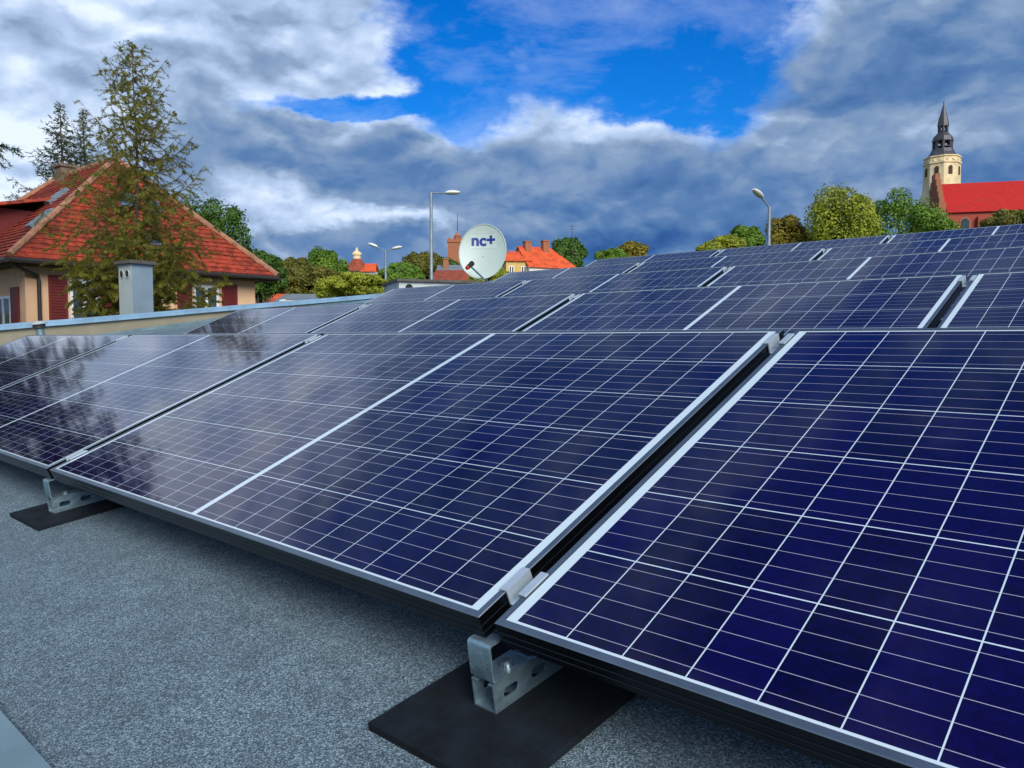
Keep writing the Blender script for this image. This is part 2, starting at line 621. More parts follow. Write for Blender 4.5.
def felt_mat():
    """slate-grey mineral felt: fine granules, patches, faint stains"""
    m, nt, b = nodes('roof_felt')
    N = nt.nodes
    L = nt.links.new
    tc = N.new('ShaderNodeTexCoord')

    def noise(s, d, ro=0.6):
        n = N.new('ShaderNodeTexNoise')
        n.inputs['Scale'].default_value = s
        n.inputs['Detail'].default_value = d
        n.inputs['Roughness'].default_value = ro
        L(tc.outputs['Object'], n.inputs['Vector'])
        return n
    vo = N.new('ShaderNodeTexVoronoi')
    vo.inputs['Scale'].default_value = 500
    L(tc.outputs['Object'], vo.inputs['Vector'])
    sc = N.new('ShaderNodeSeparateColor')
    L(vo.outputs['Color'], sc.inputs[0])
    r = N.new('ShaderNodeValToRGB')
    e = r.color_ramp.elements
    e[0].position, e[0].color = 0.0, (0.018, 0.028, 0.036, 1)
    e[1].position, e[1].color = 1.0, (0.48, 0.57, 0.62, 1)
    for p_, c_ in ((0.35, (0.052, 0.080, 0.096)), (0.62, (0.118, 0.177, 0.216)), (0.86, (0.27, 0.365, 0.425))):
        q = e.new(p_)
        q.color = (*c_, 1)
    n1 = noise(120, 4)
    mxf = N.new('ShaderNodeMix')
    mxf.data_type = 'FLOAT'
    mxf.inputs[0].default_value = 0.35
    L(sc.outputs[0], mxf.inputs[2])
    L(n1.outputs['Fac'], mxf.inputs[3])
    L(mxf.outputs[0], r.inputs['Fac'])
    n2 = noise(2.2, 6, 0.65)
    n3 = noise(14, 5, 0.6)
    ad = N.new('ShaderNodeMath')
    ad.operation = 'ADD'
    L(n2.outputs['Fac'], ad.inputs[0])
    L(n3.outputs['Fac'], ad.inputs[1])
    mr = N.new('ShaderNodeMapRange')
    L(ad.outputs[0], mr.inputs['Value'])
    mr.inputs['From Min'].default_value = 0.7
    mr.inputs['From Max'].default_value = 1.3
    mr.inputs['To Min'].default_value = 0.72
    mr.inputs['To Max'].default_value = 1.22
    mu = N.new('ShaderNodeVectorMath')
    mu.operation = 'SCALE'
    L(r.outputs['Color'], mu.inputs[0])
    L(mr.outputs[0], mu.inputs['Scale'])
    L(mu.outputs[0], b.inputs['Base Color'])
    setin(b, Roughness=0.85)
    bp = N.new('ShaderNodeBump')
    bp.inputs['Strength'].default_value = 0.45
    bp.inputs['Distance'].default_value = 0.003
    L(vo.outputs['Distance'], bp.inputs['Height'])
    L(bp.outputs['Normal'], b.inputs['Normal'])
    return m


def brick_mat(name, c1, c2, mortar, s=1.0):
    m, nt, b = nodes(name)
    L = nt.links.new
    tc = nt.nodes.new('ShaderNodeTexCoord')
    sp = nt.nodes.new('ShaderNodeSeparateXYZ')
    L(tc.outputs['Object'], sp.inputs[0])
    ad = nt.nodes.new('ShaderNodeMath')
    ad.operation = 'ADD'
    L(sp.outputs[0], ad.inputs[0])
    L(sp.outputs[1], ad.inputs[1])
    cb = nt.nodes.new('ShaderNodeCombineXYZ')
    L(ad.outputs[0], cb.inputs[0])
    L(sp.outputs[2], cb.inputs[1])
    br = nt.nodes.new('ShaderNodeTexBrick')
    br.inputs['Color1'].default_value = (*c1, 1)
    br.inputs['Color2'].default_value = (*c2, 1)
    br.inputs['Mortar'].default_value = (*mortar, 1)
    br.inputs['Scale'].default_value = s
    br.inputs['Brick Width'].default_value = 0.5
    br.inputs['Row Height'].default_value = 0.17
    br.inputs['Mortar Size'].default_value = 0.015
    L(cb.outputs[0], br.inputs['Vector'])
    L(br.outputs['Color'], b.inputs['Base Color'])
    setin(b, Roughness=0.85)
    return m


M_glass = glass_mat()
M_felt = felt_mat()
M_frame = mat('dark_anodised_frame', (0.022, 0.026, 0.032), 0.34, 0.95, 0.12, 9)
M_lip = mat('skylit_frame_lip', (0.20, 0.24, 0.28), 0.42, 0.9, 0.15, 14)  # same metal as the frame sides, sky light on the lip painted in
M_back = mat('white_backsheet', (0.6, 0.62, 0.64), 0.6)
M_alu = mat('bare_aluminium', (0.50, 0.58, 0.64), 0.5, 0.6, 0.10, 30)
M_galv = mat('galvanised_steel', (0.27, 0.39, 0.45), 0.42, 0.8, 0.28, 26, 0.15, 60)
M_bolt = mat('bolt_steel', (0.35, 0.40, 0.44), 0.35, 0.9, 0.2, 60)
M_rubber = mat('rubber_pad', (0.0036, 0.0068, 0.0108), 0.8, 0, 0.7, 22, 0.3, 300, spec=0.25)
M_tin = mat('zinc_flashing', (0.20, 0.29, 0.32), 0.42, 0.55, 0.22, 5, 0.1, 12)
M_coping = mat('blue_grey_coping', (0.27, 0.43, 0.58), 0.45, 0.4, 0.22, 3, 0.1, 9)
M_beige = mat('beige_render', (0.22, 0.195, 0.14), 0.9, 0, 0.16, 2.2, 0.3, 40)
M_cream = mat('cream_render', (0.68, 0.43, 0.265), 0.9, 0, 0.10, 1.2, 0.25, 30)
M_tile = tile_roof_mat('clay_tile', (0.28, 0.034, 0.011), 0.15, 0.14, 0.55)
M_tile2 = tile_roof_mat('orange_tile', (0.62, 0.085, 0.018), 0.3, 0.4)
M_tile3 = tile_roof_mat('church_tile', (0.40, 0.004, 0.001), 0.35, 0.30, 0.16)
M_tile4 = tile_roof_mat('rust_tile', (0.26, 0.05, 0.018), 0.3, 0.4)
M_chim = mat('old_brown_brick', (0.14, 0.10, 0.075), 0.9, 0, 0.4, 6, 0.4, 14)
M_ridge = mat('ridge_tile', (0.30, 0.14, 0.08), 0.85, 0, 0.35, 5, 0.3, 20)
M_shut = mat('dark_red_shutter', (0.13, 0.010, 0.010), 0.6, 0, 0.2, 8)
M_white = mat('white_paint', (0.75, 0.76, 0.76), 0.5, 0, 0.06, 5)
M_pane = mat('window_pane', (0.03, 0.045, 0.055), 0.06, 0, 0.3, 2, spec=0.8)
M_gutter = mat('dark_gutter', (0.045, 0.04, 0.04), 0.45, 0.4, 0.2, 8)
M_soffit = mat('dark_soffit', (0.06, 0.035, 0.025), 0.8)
M_stack = mat('pale_blue_sheet_metal', (0.20, 0.27, 0.33), 0.5, 0.2, 0.10, 4, 0.1, 8)
M_stackwhite = mat('white_sheet_metal', (0.36, 0.41, 0.40), 0.55, 0.1, 0.12, 4)
M_dark = mat('dark_hole', (0.012, 0.012, 0.012), 0.9)
M_hutroof = mat('dark_felt_lid', (0.07, 0.065, 0.06), 0.8, 0, 0.3, 5)
M_hutwall = mat('pale_grey_render', (0.42, 0.47, 0.48), 0.85, 0, 0.12, 3)
M_dish = mat('dish_white', (0.37, 0.45, 0.42), 0.45, 0, 0.05, 6)
M_logo = mat('logo_blue', (0.003, 0.018, 0.20), 0.5, 0, 0.05)
M_logobg = mat('logo_panel', (0.41, 0.49, 0.465), 0.45, 0, 0.04)
M_lampgrey = mat('lamp_post_grey', (0.20, 0.25, 0.29), 0.5, 0.3, 0.2, 4)
M_lampwhite = mat('lamp_head_cream', (0.62, 0.62, 0.56), 0.45, 0, 0.1, 8)
M_bark = mat('bark', (0.085, 0.062, 0.042), 0.9, 0, 0.4, 8, 0.6, 20)
M_stone = mat('cream_stone', (0.64, 0.52, 0.31), 0.9, 0, 0.22, 0.8, 0.3, 6)
M_brick = brick_mat('red_brick', (0.33, 0.045, 0.022), (0.24, 0.035, 0.018), (0.30, 0.10, 0.07), 1.4)
M_brick2 = brick_mat('brown_brick', (0.34, 0.11, 0.045), (0.26, 0.08, 0.035), (0.32, 0.17, 0.10), 1.4)
M_copper = mat('dark_spire_sheet', (0.055, 0.050, 0.062), 0.5, 0.3, 0.3, 1.2)
M_ground = mat('ground_grass', (0.055, 0.075, 0.028), 0.95, 0, 0.35, 0.15)
M_greyroof = mat('grey_sheet_roof', (0.16, 0.19, 0.21), 0.6, 0.1, 0.2, 0.6)
M_yellow = mat('ochre_render', (0.55, 0.38, 0.13), 0.9, 0, 0.15, 0.8)
M_palewall = mat('pale_render', (0.68, 0.68, 0.62), 0.9, 0, 0.1, 0.8)

# ------------------------------------------------------------------ ground
def ground_z(x, y):
    t = min(1, max(0, (y - 42) / 118.0))
    return 15.0 * t * t * (3 - 2 * t)


def build_ground():
    b = MB()
    xs = [-3000, -1200, -500] + list(range(-240, 241, 24)) + [500, 1200, 3000]
    ys = [-3000, -600, -100, -20, 0, 20] + list(range(36, 181, 9)) + [260, 500, 1200, 3000]
    for y in ys:
        for x in xs:
            b.v.append((x, y, ground_z(x, y)))
    n = len(xs)
    for j in range(len(ys) - 1):
        for i in range(n - 1):
            a = j * n + i
            b.f.append((a, a + 1, a + n + 1, a + n))
            b.mi.append(0)
    o = b.build('ground', M_ground, smooth=True)
    tag(o, kind='structure')


build_ground()

# ------------------------------------------------------------------ the roof frame: x along the rows, y up the slope, z off the felt
RW = Matrix(((0.73165799, 0.67440671, -0.09925809), (-0.68165975, 0.72297783, -0.11244127),
             (-0.00406975, 0.1499288, 0.98868842)))
ROOF = T(Vector((-0.6655976, 1.61545577, -0.35528101 + CAMZ))) @ RW.to_4x4()
ZF = -0.147                     # the felt
YE = -0.433                     # its front edge
XP = -10.6                      # the parapet at its left


def build_building():
    root = empty('flat_roofed_building', ROOF, 'low building under a felted roof that carries the solar panels', 'building')
    X1, Y1 = 9.0, 12.5
    b = MB()
    b.box(XP, X1, YE, Y1, ZF - 0.25, ZF)
    b.build('roof_felt', M_felt, root)
    # zinc edge strip along the front: flat lip, then a drop
    b = MB()
    b.prism([(YE - 0.17, ZF - 0.16), (YE - 0.16, ZF - 0.16), (YE - 0.152, ZF + 0.004), (YE + 0.0, ZF + 0.012), (YE + 0.0, ZF + 0.016),
             (YE - 0.165, ZF + 0.010)], XP, X1, Matrix(((0, 0, 1, 0), (1, 0, 0, 0), (0, 1, 0, 0), (0, 0, 0, 1))))
    b.build('edge_flashing', M_tin, root)
    # outer walls down to the ground
    b = MB()
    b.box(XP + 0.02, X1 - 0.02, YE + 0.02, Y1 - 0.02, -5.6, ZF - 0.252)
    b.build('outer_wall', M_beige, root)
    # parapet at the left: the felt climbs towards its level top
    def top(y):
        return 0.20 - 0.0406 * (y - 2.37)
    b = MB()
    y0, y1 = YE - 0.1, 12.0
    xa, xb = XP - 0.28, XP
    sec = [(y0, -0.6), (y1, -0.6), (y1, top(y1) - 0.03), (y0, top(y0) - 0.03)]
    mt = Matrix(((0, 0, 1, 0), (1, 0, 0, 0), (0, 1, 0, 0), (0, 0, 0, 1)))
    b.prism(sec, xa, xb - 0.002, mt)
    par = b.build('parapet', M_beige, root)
    b = MB()
    n = 7
    for i in range(n):                       # lapped lengths of coping sheet
        a, c = y0 + (y1 - y0) * i / n, y0 + (y1 - y0) * (i + 1) / n + 0.03
        l = 0.003 * (i % 2)
        b.prism([(a, top(a) - 0.030 + l), (c, top(c) - 0.030 + l), (c, top(c) + l), (a, top(a) + l)], xa - 0.05 - l, xb + 0.05 + l, mt)
        b.prism([(a, top(a) - 0.075 + l), (c, top(c) - 0.075 + l), (c, top(c) - 0.030 + l), (a, top(a) - 0.030 + l)],
                xb + 0.042 + l, xb + 0.048 + l, mt)
    b.build('coping', M_coping, par)
    b = MB()
    b.prism([(y0, ZF + 0.001), (y1, ZF + 0.001), (y1, ZF + 0.05), (y0, ZF + 0.05)], xb, xb + 0.012, mt)
    b.prism([(y0, ZF + 0.001), (y1, ZF + 0.001), (y1, ZF + 0.012), (y0, ZF + 0.012)], xb + 0.012, xb + 0.75, mt)
    b.build('foot_flashing', M_tin, par)


build_building()

# ------------------------------------------------------------------ solar panels
TILT = 0.2526
LIP, TH = 0.0105, 0.035
PX = 1.7448
ROWY = [0.0, 1.5225, 3.110, 4.7243, 6.3529]
ROWZ = [0.0, -0.0127, -0.0049, 0.0091, 0.0299]
ROWX = [0.0, -0.002, 0.001, 0.007, -0.0167]


def panel_mtx(r, n):
    return ROOF @ T(ROWX[r] + n * PX, ROWY[r], ROWZ[r]) @ Matrix.Rotation(TILT, 4, 'X')


def make_panel():
    root = empty('solar_panel', panel_mtx(0, 0), 'x', 'solar panel', 'solar panels in rows on the roof')
    b = MB()
    hx, hy = LI / 2, WI
    # four mitred frame profiles: a lip on top, a ribbed outer side, a foot turned inwards
    prof = [(0.0, -0.0012), (0.0012, 0.0), (LIP, 0.0), (LIP, -0.004), (0.003, -0.004), (0.003, -TH + 0.002), (0.022, -TH + 0.002),
            (0.022, -TH), (0.0, -TH), (0.0, -0.027), (0.0012, -0.0262), (0.0012, -0.024), (0.0, -0.0232), (0.0, -0.016),
            (0.0012, -0.0152), (0.0012, -0.013), (0.0, -0.0122)]
    c = [(-hx - LIP, -LIP), (hx + LIP, -LIP), (hx + LIP, hy + LIP), (-hx - LIP, hy + LIP)]
    k = len(prof)
    vs = []
    for i, (cx, cy) in enumerate(c):
        sx, sy = (1 if cx < 0 else -1), (1 if cy < 0 else -1)
        for (o, z) in prof:
            vs.append((cx + sx * o, cy + sy * o, z))
    fs = []
    for i in range(4):
        j = (i + 1) % 4
        for q in range(k):
            w = (q + 1) % k
            fs.append((i * k + q, j * k + q, j * k + w, i * k + w))
    b.add(vs, fs)
    b.mi = [1 if i % k in (0, 1) else 0 for i in range(len(fs))]     # top lip takes the lightened copy of the frame metal
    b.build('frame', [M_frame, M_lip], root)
    b = MB()
    b.box(-hx - 0.004, hx + 0.004, -0.004, hy + 0.004, -0.0042, -0.0012)
    b.build('glass', M_glass, root)
    b = MB()
    b.box(-hx - 0.003, hx + 0.003, -0.003, hy + 0.003, -0.0062, -0.0045)
    b.build('backsheet', M_back, root)
    return root


ROWNAME = ['front', 'second', 'third', 'fourth', 'rearmost']
PL = {
    (0, -2): 'glossy solar panel at the far left of the front row, mirroring dark trees',
    (0, -1): 'front-row solar panel left of the small rubber pad, near-black at its lower edge',
    (0, 0): 'large solar panel in the middle foreground with bold white centre line',
    (0, 1): 'deep blue solar panel nearest the viewer, filling the lower right corner',
    (1, -2): 'solar panel at the left end of the second row, before the beige parapet',
    (1, -1): 'second-row solar panel behind the large middle foreground panel, left of the gap',
    (1, 0): 'solar panel in the second row, between its two wide dark gaps',
    (1, 1): 'solar panel at the right end of the second row, cut by the picture edge',
}
proto = make_panel()
for r in range(5):
    for n in (-2, -1, 0, 1):
        lab = PL.get((r, n))
        if not lab:
            w = {-2: 'left end of the', -1: 'second place from the left in the', 0: 'third place from the left in the', 1: 'right end of the'}[n]
            lab = f'blue solar panel at the {w} {ROWNAME[r]} row'
            if r == 4:
                lab = f'solar panel at the {w} rearmost row, against the skyline'
        if (r, n) == (0, 0):
            proto['label'] = lab
        else:
            dup(proto, panel_mtx(r, n), lab)

# ------------------------------------------------------------------ clamps across the gaps
GAP = PX - LI - 2 * LIP


def make_clamp():
    b = MB()
    g = GAP / 2
    t, h, ln = 0.003, 0.022, 0.052
    # open U with two flanges lying on the frames
    poly = [(-g - 0.009, 0.0006), (-g - 0.009, 0.0006 + t), (-g + 0.001 + t, 0.0006 + t), (-g + 0.001 + t, -h + t), (g - 0.001 - t, -h + t),
            (g - 0.001 - t, 0.0006 + t), (g + 0.009, 0.0006 + t), (g + 0.009, 0.0006), (g - 0.001, 0.0006), (g - 0.001, -h), (-g + 0.001, -h),
            (-g + 0.001, 0.0006)]
    mt = Matrix(((1, 0, 0, 0), (0, 0, 1, 0), (0, 1, 0, 0), (0, 0, 0, 1)))
    b.prism(poly, 0, ln, mt)
    root = empty('panel_clamp', ROOF, 'x', 'clamp', 'aluminium clamps across the panel gaps')
    b.build('clamp_body', M_alu, root, bevel=0.0006)
    b = MB()
    b.lathe([(0.0065, -h + t), (0.0065, -h + t + 0.006), (0.0045, -h + t + 0.008)], 6, T(0, ln / 2, 0))
    b.build('bolt', M_bolt, root)
    return root


GN = {-2: 'left', -1: 'second', 0: 'wide right'}
clamp = make_clamp()
first = True
CL = {(0, 0, 0): 'bright clamp at the front end of the near gap, above the large rubber pad',
      (0, 0, 1): 'clamp at the back end of the near gap between the two largest panels',
      (0, -1, 0): 'clamp at the front end of the gap above the small rubber pad',
      (0, -1, 1): 'clamp at the back end of the gap above the small rubber pad'}
for r in range(5):
    for n in (-2, -1, 0):
        for e in (0, 1):
            if r > 0 and e == 0:
                continue                     # hidden behind the row in front
            y = 0.045 if e == 0 else WI - 0.075
            mt = ROOF @ T(ROWX[r] + (n + 0.5) * PX, ROWY[r], ROWZ[r]) @ Matrix.Rotation(TILT, 4, 'X') @ T(0, y, 0)
            lab = CL.get((r, n, e)) or (f'clamp at the {"front" if e == 0 else "back"} end of the '
                                        f'{ {-2: "leftmost", -1: "middle", 0: "right"}[n]} gap in the {ROWNAME[r]} row')
            if first:
                clamp.matrix_world = mt
                clamp['label'] = lab
                first = False
            else:
                dup(clamp, mt, lab)

# ------------------------------------------------------------------ brackets and rubber pads under the front edge
def slotted_plate(b, length, height, slots, th, mtx):
    """a plate in local x (length) by y (height) with round-ended holes, th thick along z"""
    xs = [0.0]
    for (a, c, w) in slots:
        xs += [a - 0.008, c + 0.008]
    xs.append(length)
    for i in range(0, len(xs), 2):
        if xs[i + 1] - xs[i] > 1e-5:
            b.box(xs[i], xs[i + 1], 0, height, 0, th, mtx)
    for (a, c, w) in slots:
        x0, x1 = a - 0.008, c + 0.008
        cx, cy = (a + c) / 2, height / 2
        hole, rim = [], []
        n = 28
        for k in range(n):
            q = 2 * PI * k / n
            co, si = math.cos(q), math.sin(q)
            half = (c - a) / 2 - w / 2
            hole.append(Vector((cx + (half if co > 1e-6 else -half if co < -1e-6 else 0) + w / 2 * co, cy + w / 2 * si, 0)))
            hw, hh = (x1 - x0) / 2, height / 2
            s = min(hw / abs(co) if abs(co) > 1e-6 else 1e9, hh / abs(si) if abs(si) > 1e-6 else 1e9)
            rim.append(Vector((cx + s * co, cy + s * si, 0)))
        for p in (Vector((x0, 0, 0)), Vector((x1, 0, 0)), Vector((x0, height, 0)), Vector((x1, height, 0))):
            j = min(range(n), key=lambda k_: (rim[k_] - p).length)
            rim[j] = p
        up = Vector((0, 0, th))
        vs = [mtx @ p for p in hole + rim] + [mtx @ (p + up) for p in hole + rim]
        fs = []
        for k in range(n):
            w_ = (k + 1) % n
            fs.append((k, w_, n + w_, n + k))
            fs.append((2 * n + k, 3 * n + k, 3 * n + w_, 2 * n + w_))
            fs.append((k, 2 * n + k, 2 * n + w_, w_))
            fs.append((n + k, n + w_, 3 * n + w_, 3 * n + k))
        b.add(vs, fs)


PADT = -0.135                   # top of the pads


def make_bracket():
    """square slotted rail on a pad, with a folded hook that carries the panel edge; origin at rail's front foot"""
    root = empty('mounting_bracket', ROOF, 'x', 'bracket', 'galvanised brackets on the roof')
    w, h, t, ln = 0.041, 0.041, 0.0025, 0.30
    b = MB()
    sl = [(0.018, 0.048, 0.014), (0.075, 0.105, 0.014), (0.132, 0.162, 0.014), (0.19, 0.22, 0.014), (0.247, 0.277, 0.014)]
    # sides: plate x -> local y, plate y -> local z
    side = Matrix(((0, 0, 1, 0), (1, 0, 0, 0), (0, 1, 0, 0), (0, 0, 0, 1)))
    slotted_plate(b, ln, h, sl, t, T(w / 2 - t, 0, 0) @ side)
    slotted_plate(b, ln, h, sl, t, T(-w / 2, 0, 0) @ side)
    flat = Matrix(((0, 1, 0, 0), (1, 0, 0, 0), (0, 0, 1, 0), (0, 0, 0, 1)))
    slotted_plate(b, ln, w - 2 * t - 0.0004, sl, t, T(-w / 2 + t + 0.0002, 0, 0.0003) @ flat)
    # folded lips along the open top
    b.box(-w / 2 + t + 0.0002, -w / 2 + 0.010, 0, ln, h - t, h - 0.0003)
    b.box(w / 2 - 0.010, w / 2 - t - 0.0002, 0, ln, h - t, h - 0.0003)
    b.build('rail', M_galv, root)
    b = MB()
    # hook: foot on the rail, front face, lip that takes the frame
    z0, z1 = h + 0.0006, -PADT - 0.0375
    def arc(cx, cz, r, a0, a1, n=5):
        return [(cx + r * math.cos(a0 + (a1 - a0) * i / n), cz + r * math.sin(a0 + (a1 - a0) * i / n)) for i in range(n + 1)]
    r_ = 0.007
    outer = [(0.080, z0)] + arc(r_, z0 + r_, r_, 1.5 * PI, PI) + arc(r_, z1 - r_, r_, PI, 0.5 * PI) + [(0.030, z1)]
    t2 = 0.003
    inner = [(0.030, z1 - t2)] + arc(r_, z1 - r_, r_ - t2, 0.5 * PI, PI) + arc(r_, z0 + r_, r_ - t2, PI, 1.5 * PI) + [(0.080, z0 + t2)]
    b.prism(outer + inner, -w / 2 - 0.0005, w / 2 + 0.0005, Matrix(((0, 0, 1, 0), (1, 0, 0, 0), (0, 1, 0, 0), (0, 0, 0, 1))))
    hook = b.build('hook', M_galv, root, smooth=True)
    b = MB()
    b.lathe([(0.011, z0 + t2), (0.011, z0 + t2 + 0.002), (0.0085, z0 + t2 + 0.0021), (0.0085, z0 + t2 + 0.008), (0.0065, z0 + t2 + 0.009)], 16,
            T(0.004, 0.045, 0))
    b.build('bolt', M_bolt, hook)
    return root


def make_pad(label, x0, x1, y0, y1, mtx):
    b = MB()
    b.box(x0, x1, y0, y1, -0.0115, 0)
    o = b.build('rubber_pad', M_rubber, None, bevel=0.001, mtx=mtx)
    tag(o, label, 'rubber pad', 'rubber pads under the brackets')


br = make_bracket()
br.matrix_world = ROOF @ T(0.856, -0.015, PADT + 0.0004)
br['label'] = 'galvanised bracket with slotted rail on the large rubber pad in the foreground'
dup(br, ROOF @ T(-0.902, -0.015, PADT + 0.0004), 'galvanised bracket with slotted rail on the small rubber pad at left')
make_pad('large black rubber pad on the felt under the foreground bracket', 0.742, 0.994, -0.126, 0.30, ROOF @ T(0, 0, PADT))
make_pad('small-looking black rubber pad on the felt at the left under the front row', -1.04, -0.785, -0.086, 0.30, ROOF @ T(0, 0, PADT))

# rear supports: an upright from the felt to the upper panel edge, at each gap
def make_rear():
    root = empty('rear_support', ROOF, 'x', 'bracket', 'uprights under the upper panel edges')
    hgt = WI * math.sin(TILT) - TH * math.cos(TILT) - ZF - 0.005
    b = MB()
    b.box(-0.03, 0.03, -0.10, 0.10, 0.0, 0.012)
    b.build('pad', M_rubber, root)
    b = MB()
    b.box(-0.02, 0.02, -0.015, -0.012, 0.012, hgt)
    b.box(-0.02, -0.017, -0.012, 0.015, 0.012, hgt)
    b.box(0.017, 0.02, -0.012, 0.015, 0.012, hgt)
    b.build('upright', M_galv, root)
    return root


# ------------------------------------------------------------------ things on the roof
def roof_point(u, v, z):
    inv = ROOF.inverted()
    o = inv @ Vector((0, 0, CAMZ))
    d = inv.to_3x3() @ ray(u, v)
    s = (z - o.z) / d.z
    return o + d * s


def build_vent():
    p = at(39, 326, 10.1)
    l = ROOF.inverted() @ p
    root = empty('roof_vent', ROOF @ T(l.x, l.y, ZF), 'small mushroom roof vent with pale cap beside the beige parapet', 'vent')
    h = l.z - ZF
    b = MB()
    b.lathe([(0.055, 0), (0.05, 0.02), (0.05, h)], 18)
    b.build('pipe', M_tin, root, smooth=True)
    b = MB()
    b.lathe([(0.065, h - 0.03), (0.075, h - 0.025), (0.075, h + 0.02), (0.06, h + 0.022)], 18)
    b.build('collar', M_gutter, root, smooth=True)
    b = MB()
    b.lathe([(0.098, h + 0.024), (0.10, h + 0.032), (0.08, h + 0.05), (0.045, h + 0.062), (0.0, h + 0.066)], 22)
    b.build('cap', M_stackwhite, root, smooth=True)


def build_stack():
    """sheet-metal chimney outside the parapet"""
    Y = 13.6
    p = at(137, 318, Y)
    top = at(137, 265, Y).z
    base = ground_z(0, 0) - 0.05
    root = empty('metal_chimney', T(p.x, p.y, base) @ RZ(R(54)), 'square pale blue sheet-metal chimney with dark lid behind the parapet', 'chimney')
    w, d = 0.185, 0.21
    b = MB()
    hz = top - base
    b.box(-w, w, -d + 0.003, d, 0, hz)
    b.build('shaft', M_stack, root)
    b = MB()
    zc = hz - 0.17
    # left face plate with the two round openings seen from the roof
    b.box(-w - 0.006, -w, -d, d, hz - 1.4, hz - 0.001)
    b.build('face_plate', M_stackwhite, root)
    for k in (-0.075, 0.105):
        b = MB()
        b.lathe([(0.075, 0), (0.075, 0.012), (0.062, 0.012), (0.062, 0.001)], 20,
                T(-w - 0.006, k, zc) @ Matrix.Rotation(-PI / 2, 4, 'Y') @ Matrix.Diagonal((1.0, 0.95, 1, 1)), caps=False)
        ring = b.build('flue_ring', M_stackwhite, root)
        b = MB()
        b.lathe([(0.061, 0.0015), (0.061, 0.003)], 20, T(-w - 0.006, k, zc) @ Matrix.Rotation(-PI / 2, 4, 'Y'))
        b.build('flue_hole', M_dark, ring)
    b = MB()
    b.box(-w - 0.06, w + 0.06, -d - 0.06, d + 0.06, hz, hz + 0.035)
    b.box(-w - 0.045, w + 0.045, -d - 0.045, d + 0.045, hz + 0.035, hz + 0.06)
    b.build('lid', M_hutroof, root, bevel=0.004)


def build_hut():
    c = at(399, 290, 14.6)
    root = empty('rooftop_hut', T(c.x, c.y, c.z - 0.9) @ RZ(R(21)), 'low grey rooftop hut with dark flat lid left of the satellite dish', 'hut')
    H = at(399, 281.5, 14.6).z - c.z + 0.9
    b = MB()
    b.box(0, 1.6, 0, 1.3, 0, H)
    b.build('wall', M_hutwall, root)
    b = MB()
    b.box(-0.05, 1.75, -0.06, 1.36, H + 0.001, H + 0.05)
    b.build('lid', M_hutroof, root, bevel=0.006)
    b = MB()
    pts = [(-0.07, -0.09), (0.07, -0.09)] + [(0.07 * math.cos(PI * k / 8), 0.07 * math.sin(PI * k / 8)) for k in range(9)]
    b.prism(pts, 0.002, 0.012, T(0.19, 0, H - 0.11) @ Matrix.Rotation(PI / 2, 4, 'X'))
    b.build('vent_hole', M_dark, root)


def text_mesh(txt, size, depth, bold):
    cu = bpy.data.curves.new('lettering', 'FONT')
    cu.body = txt
    cu.size = size
    cu.extrude = depth
    cu.offset = bold
    cu.align_x = 'CENTER'
    cu.align_y = 'CENTER'
    ob = bpy.data.objects.new('lettering', cu)
    COL.objects.link(ob)
    dg = bpy.context.evaluated_depsgraph_get()
    me = bpy.data.meshes.new_from_object(ob.evaluated_get(dg))
    COL.objects.unlink(ob)
    bpy.data.objects.remove(ob)
    return me


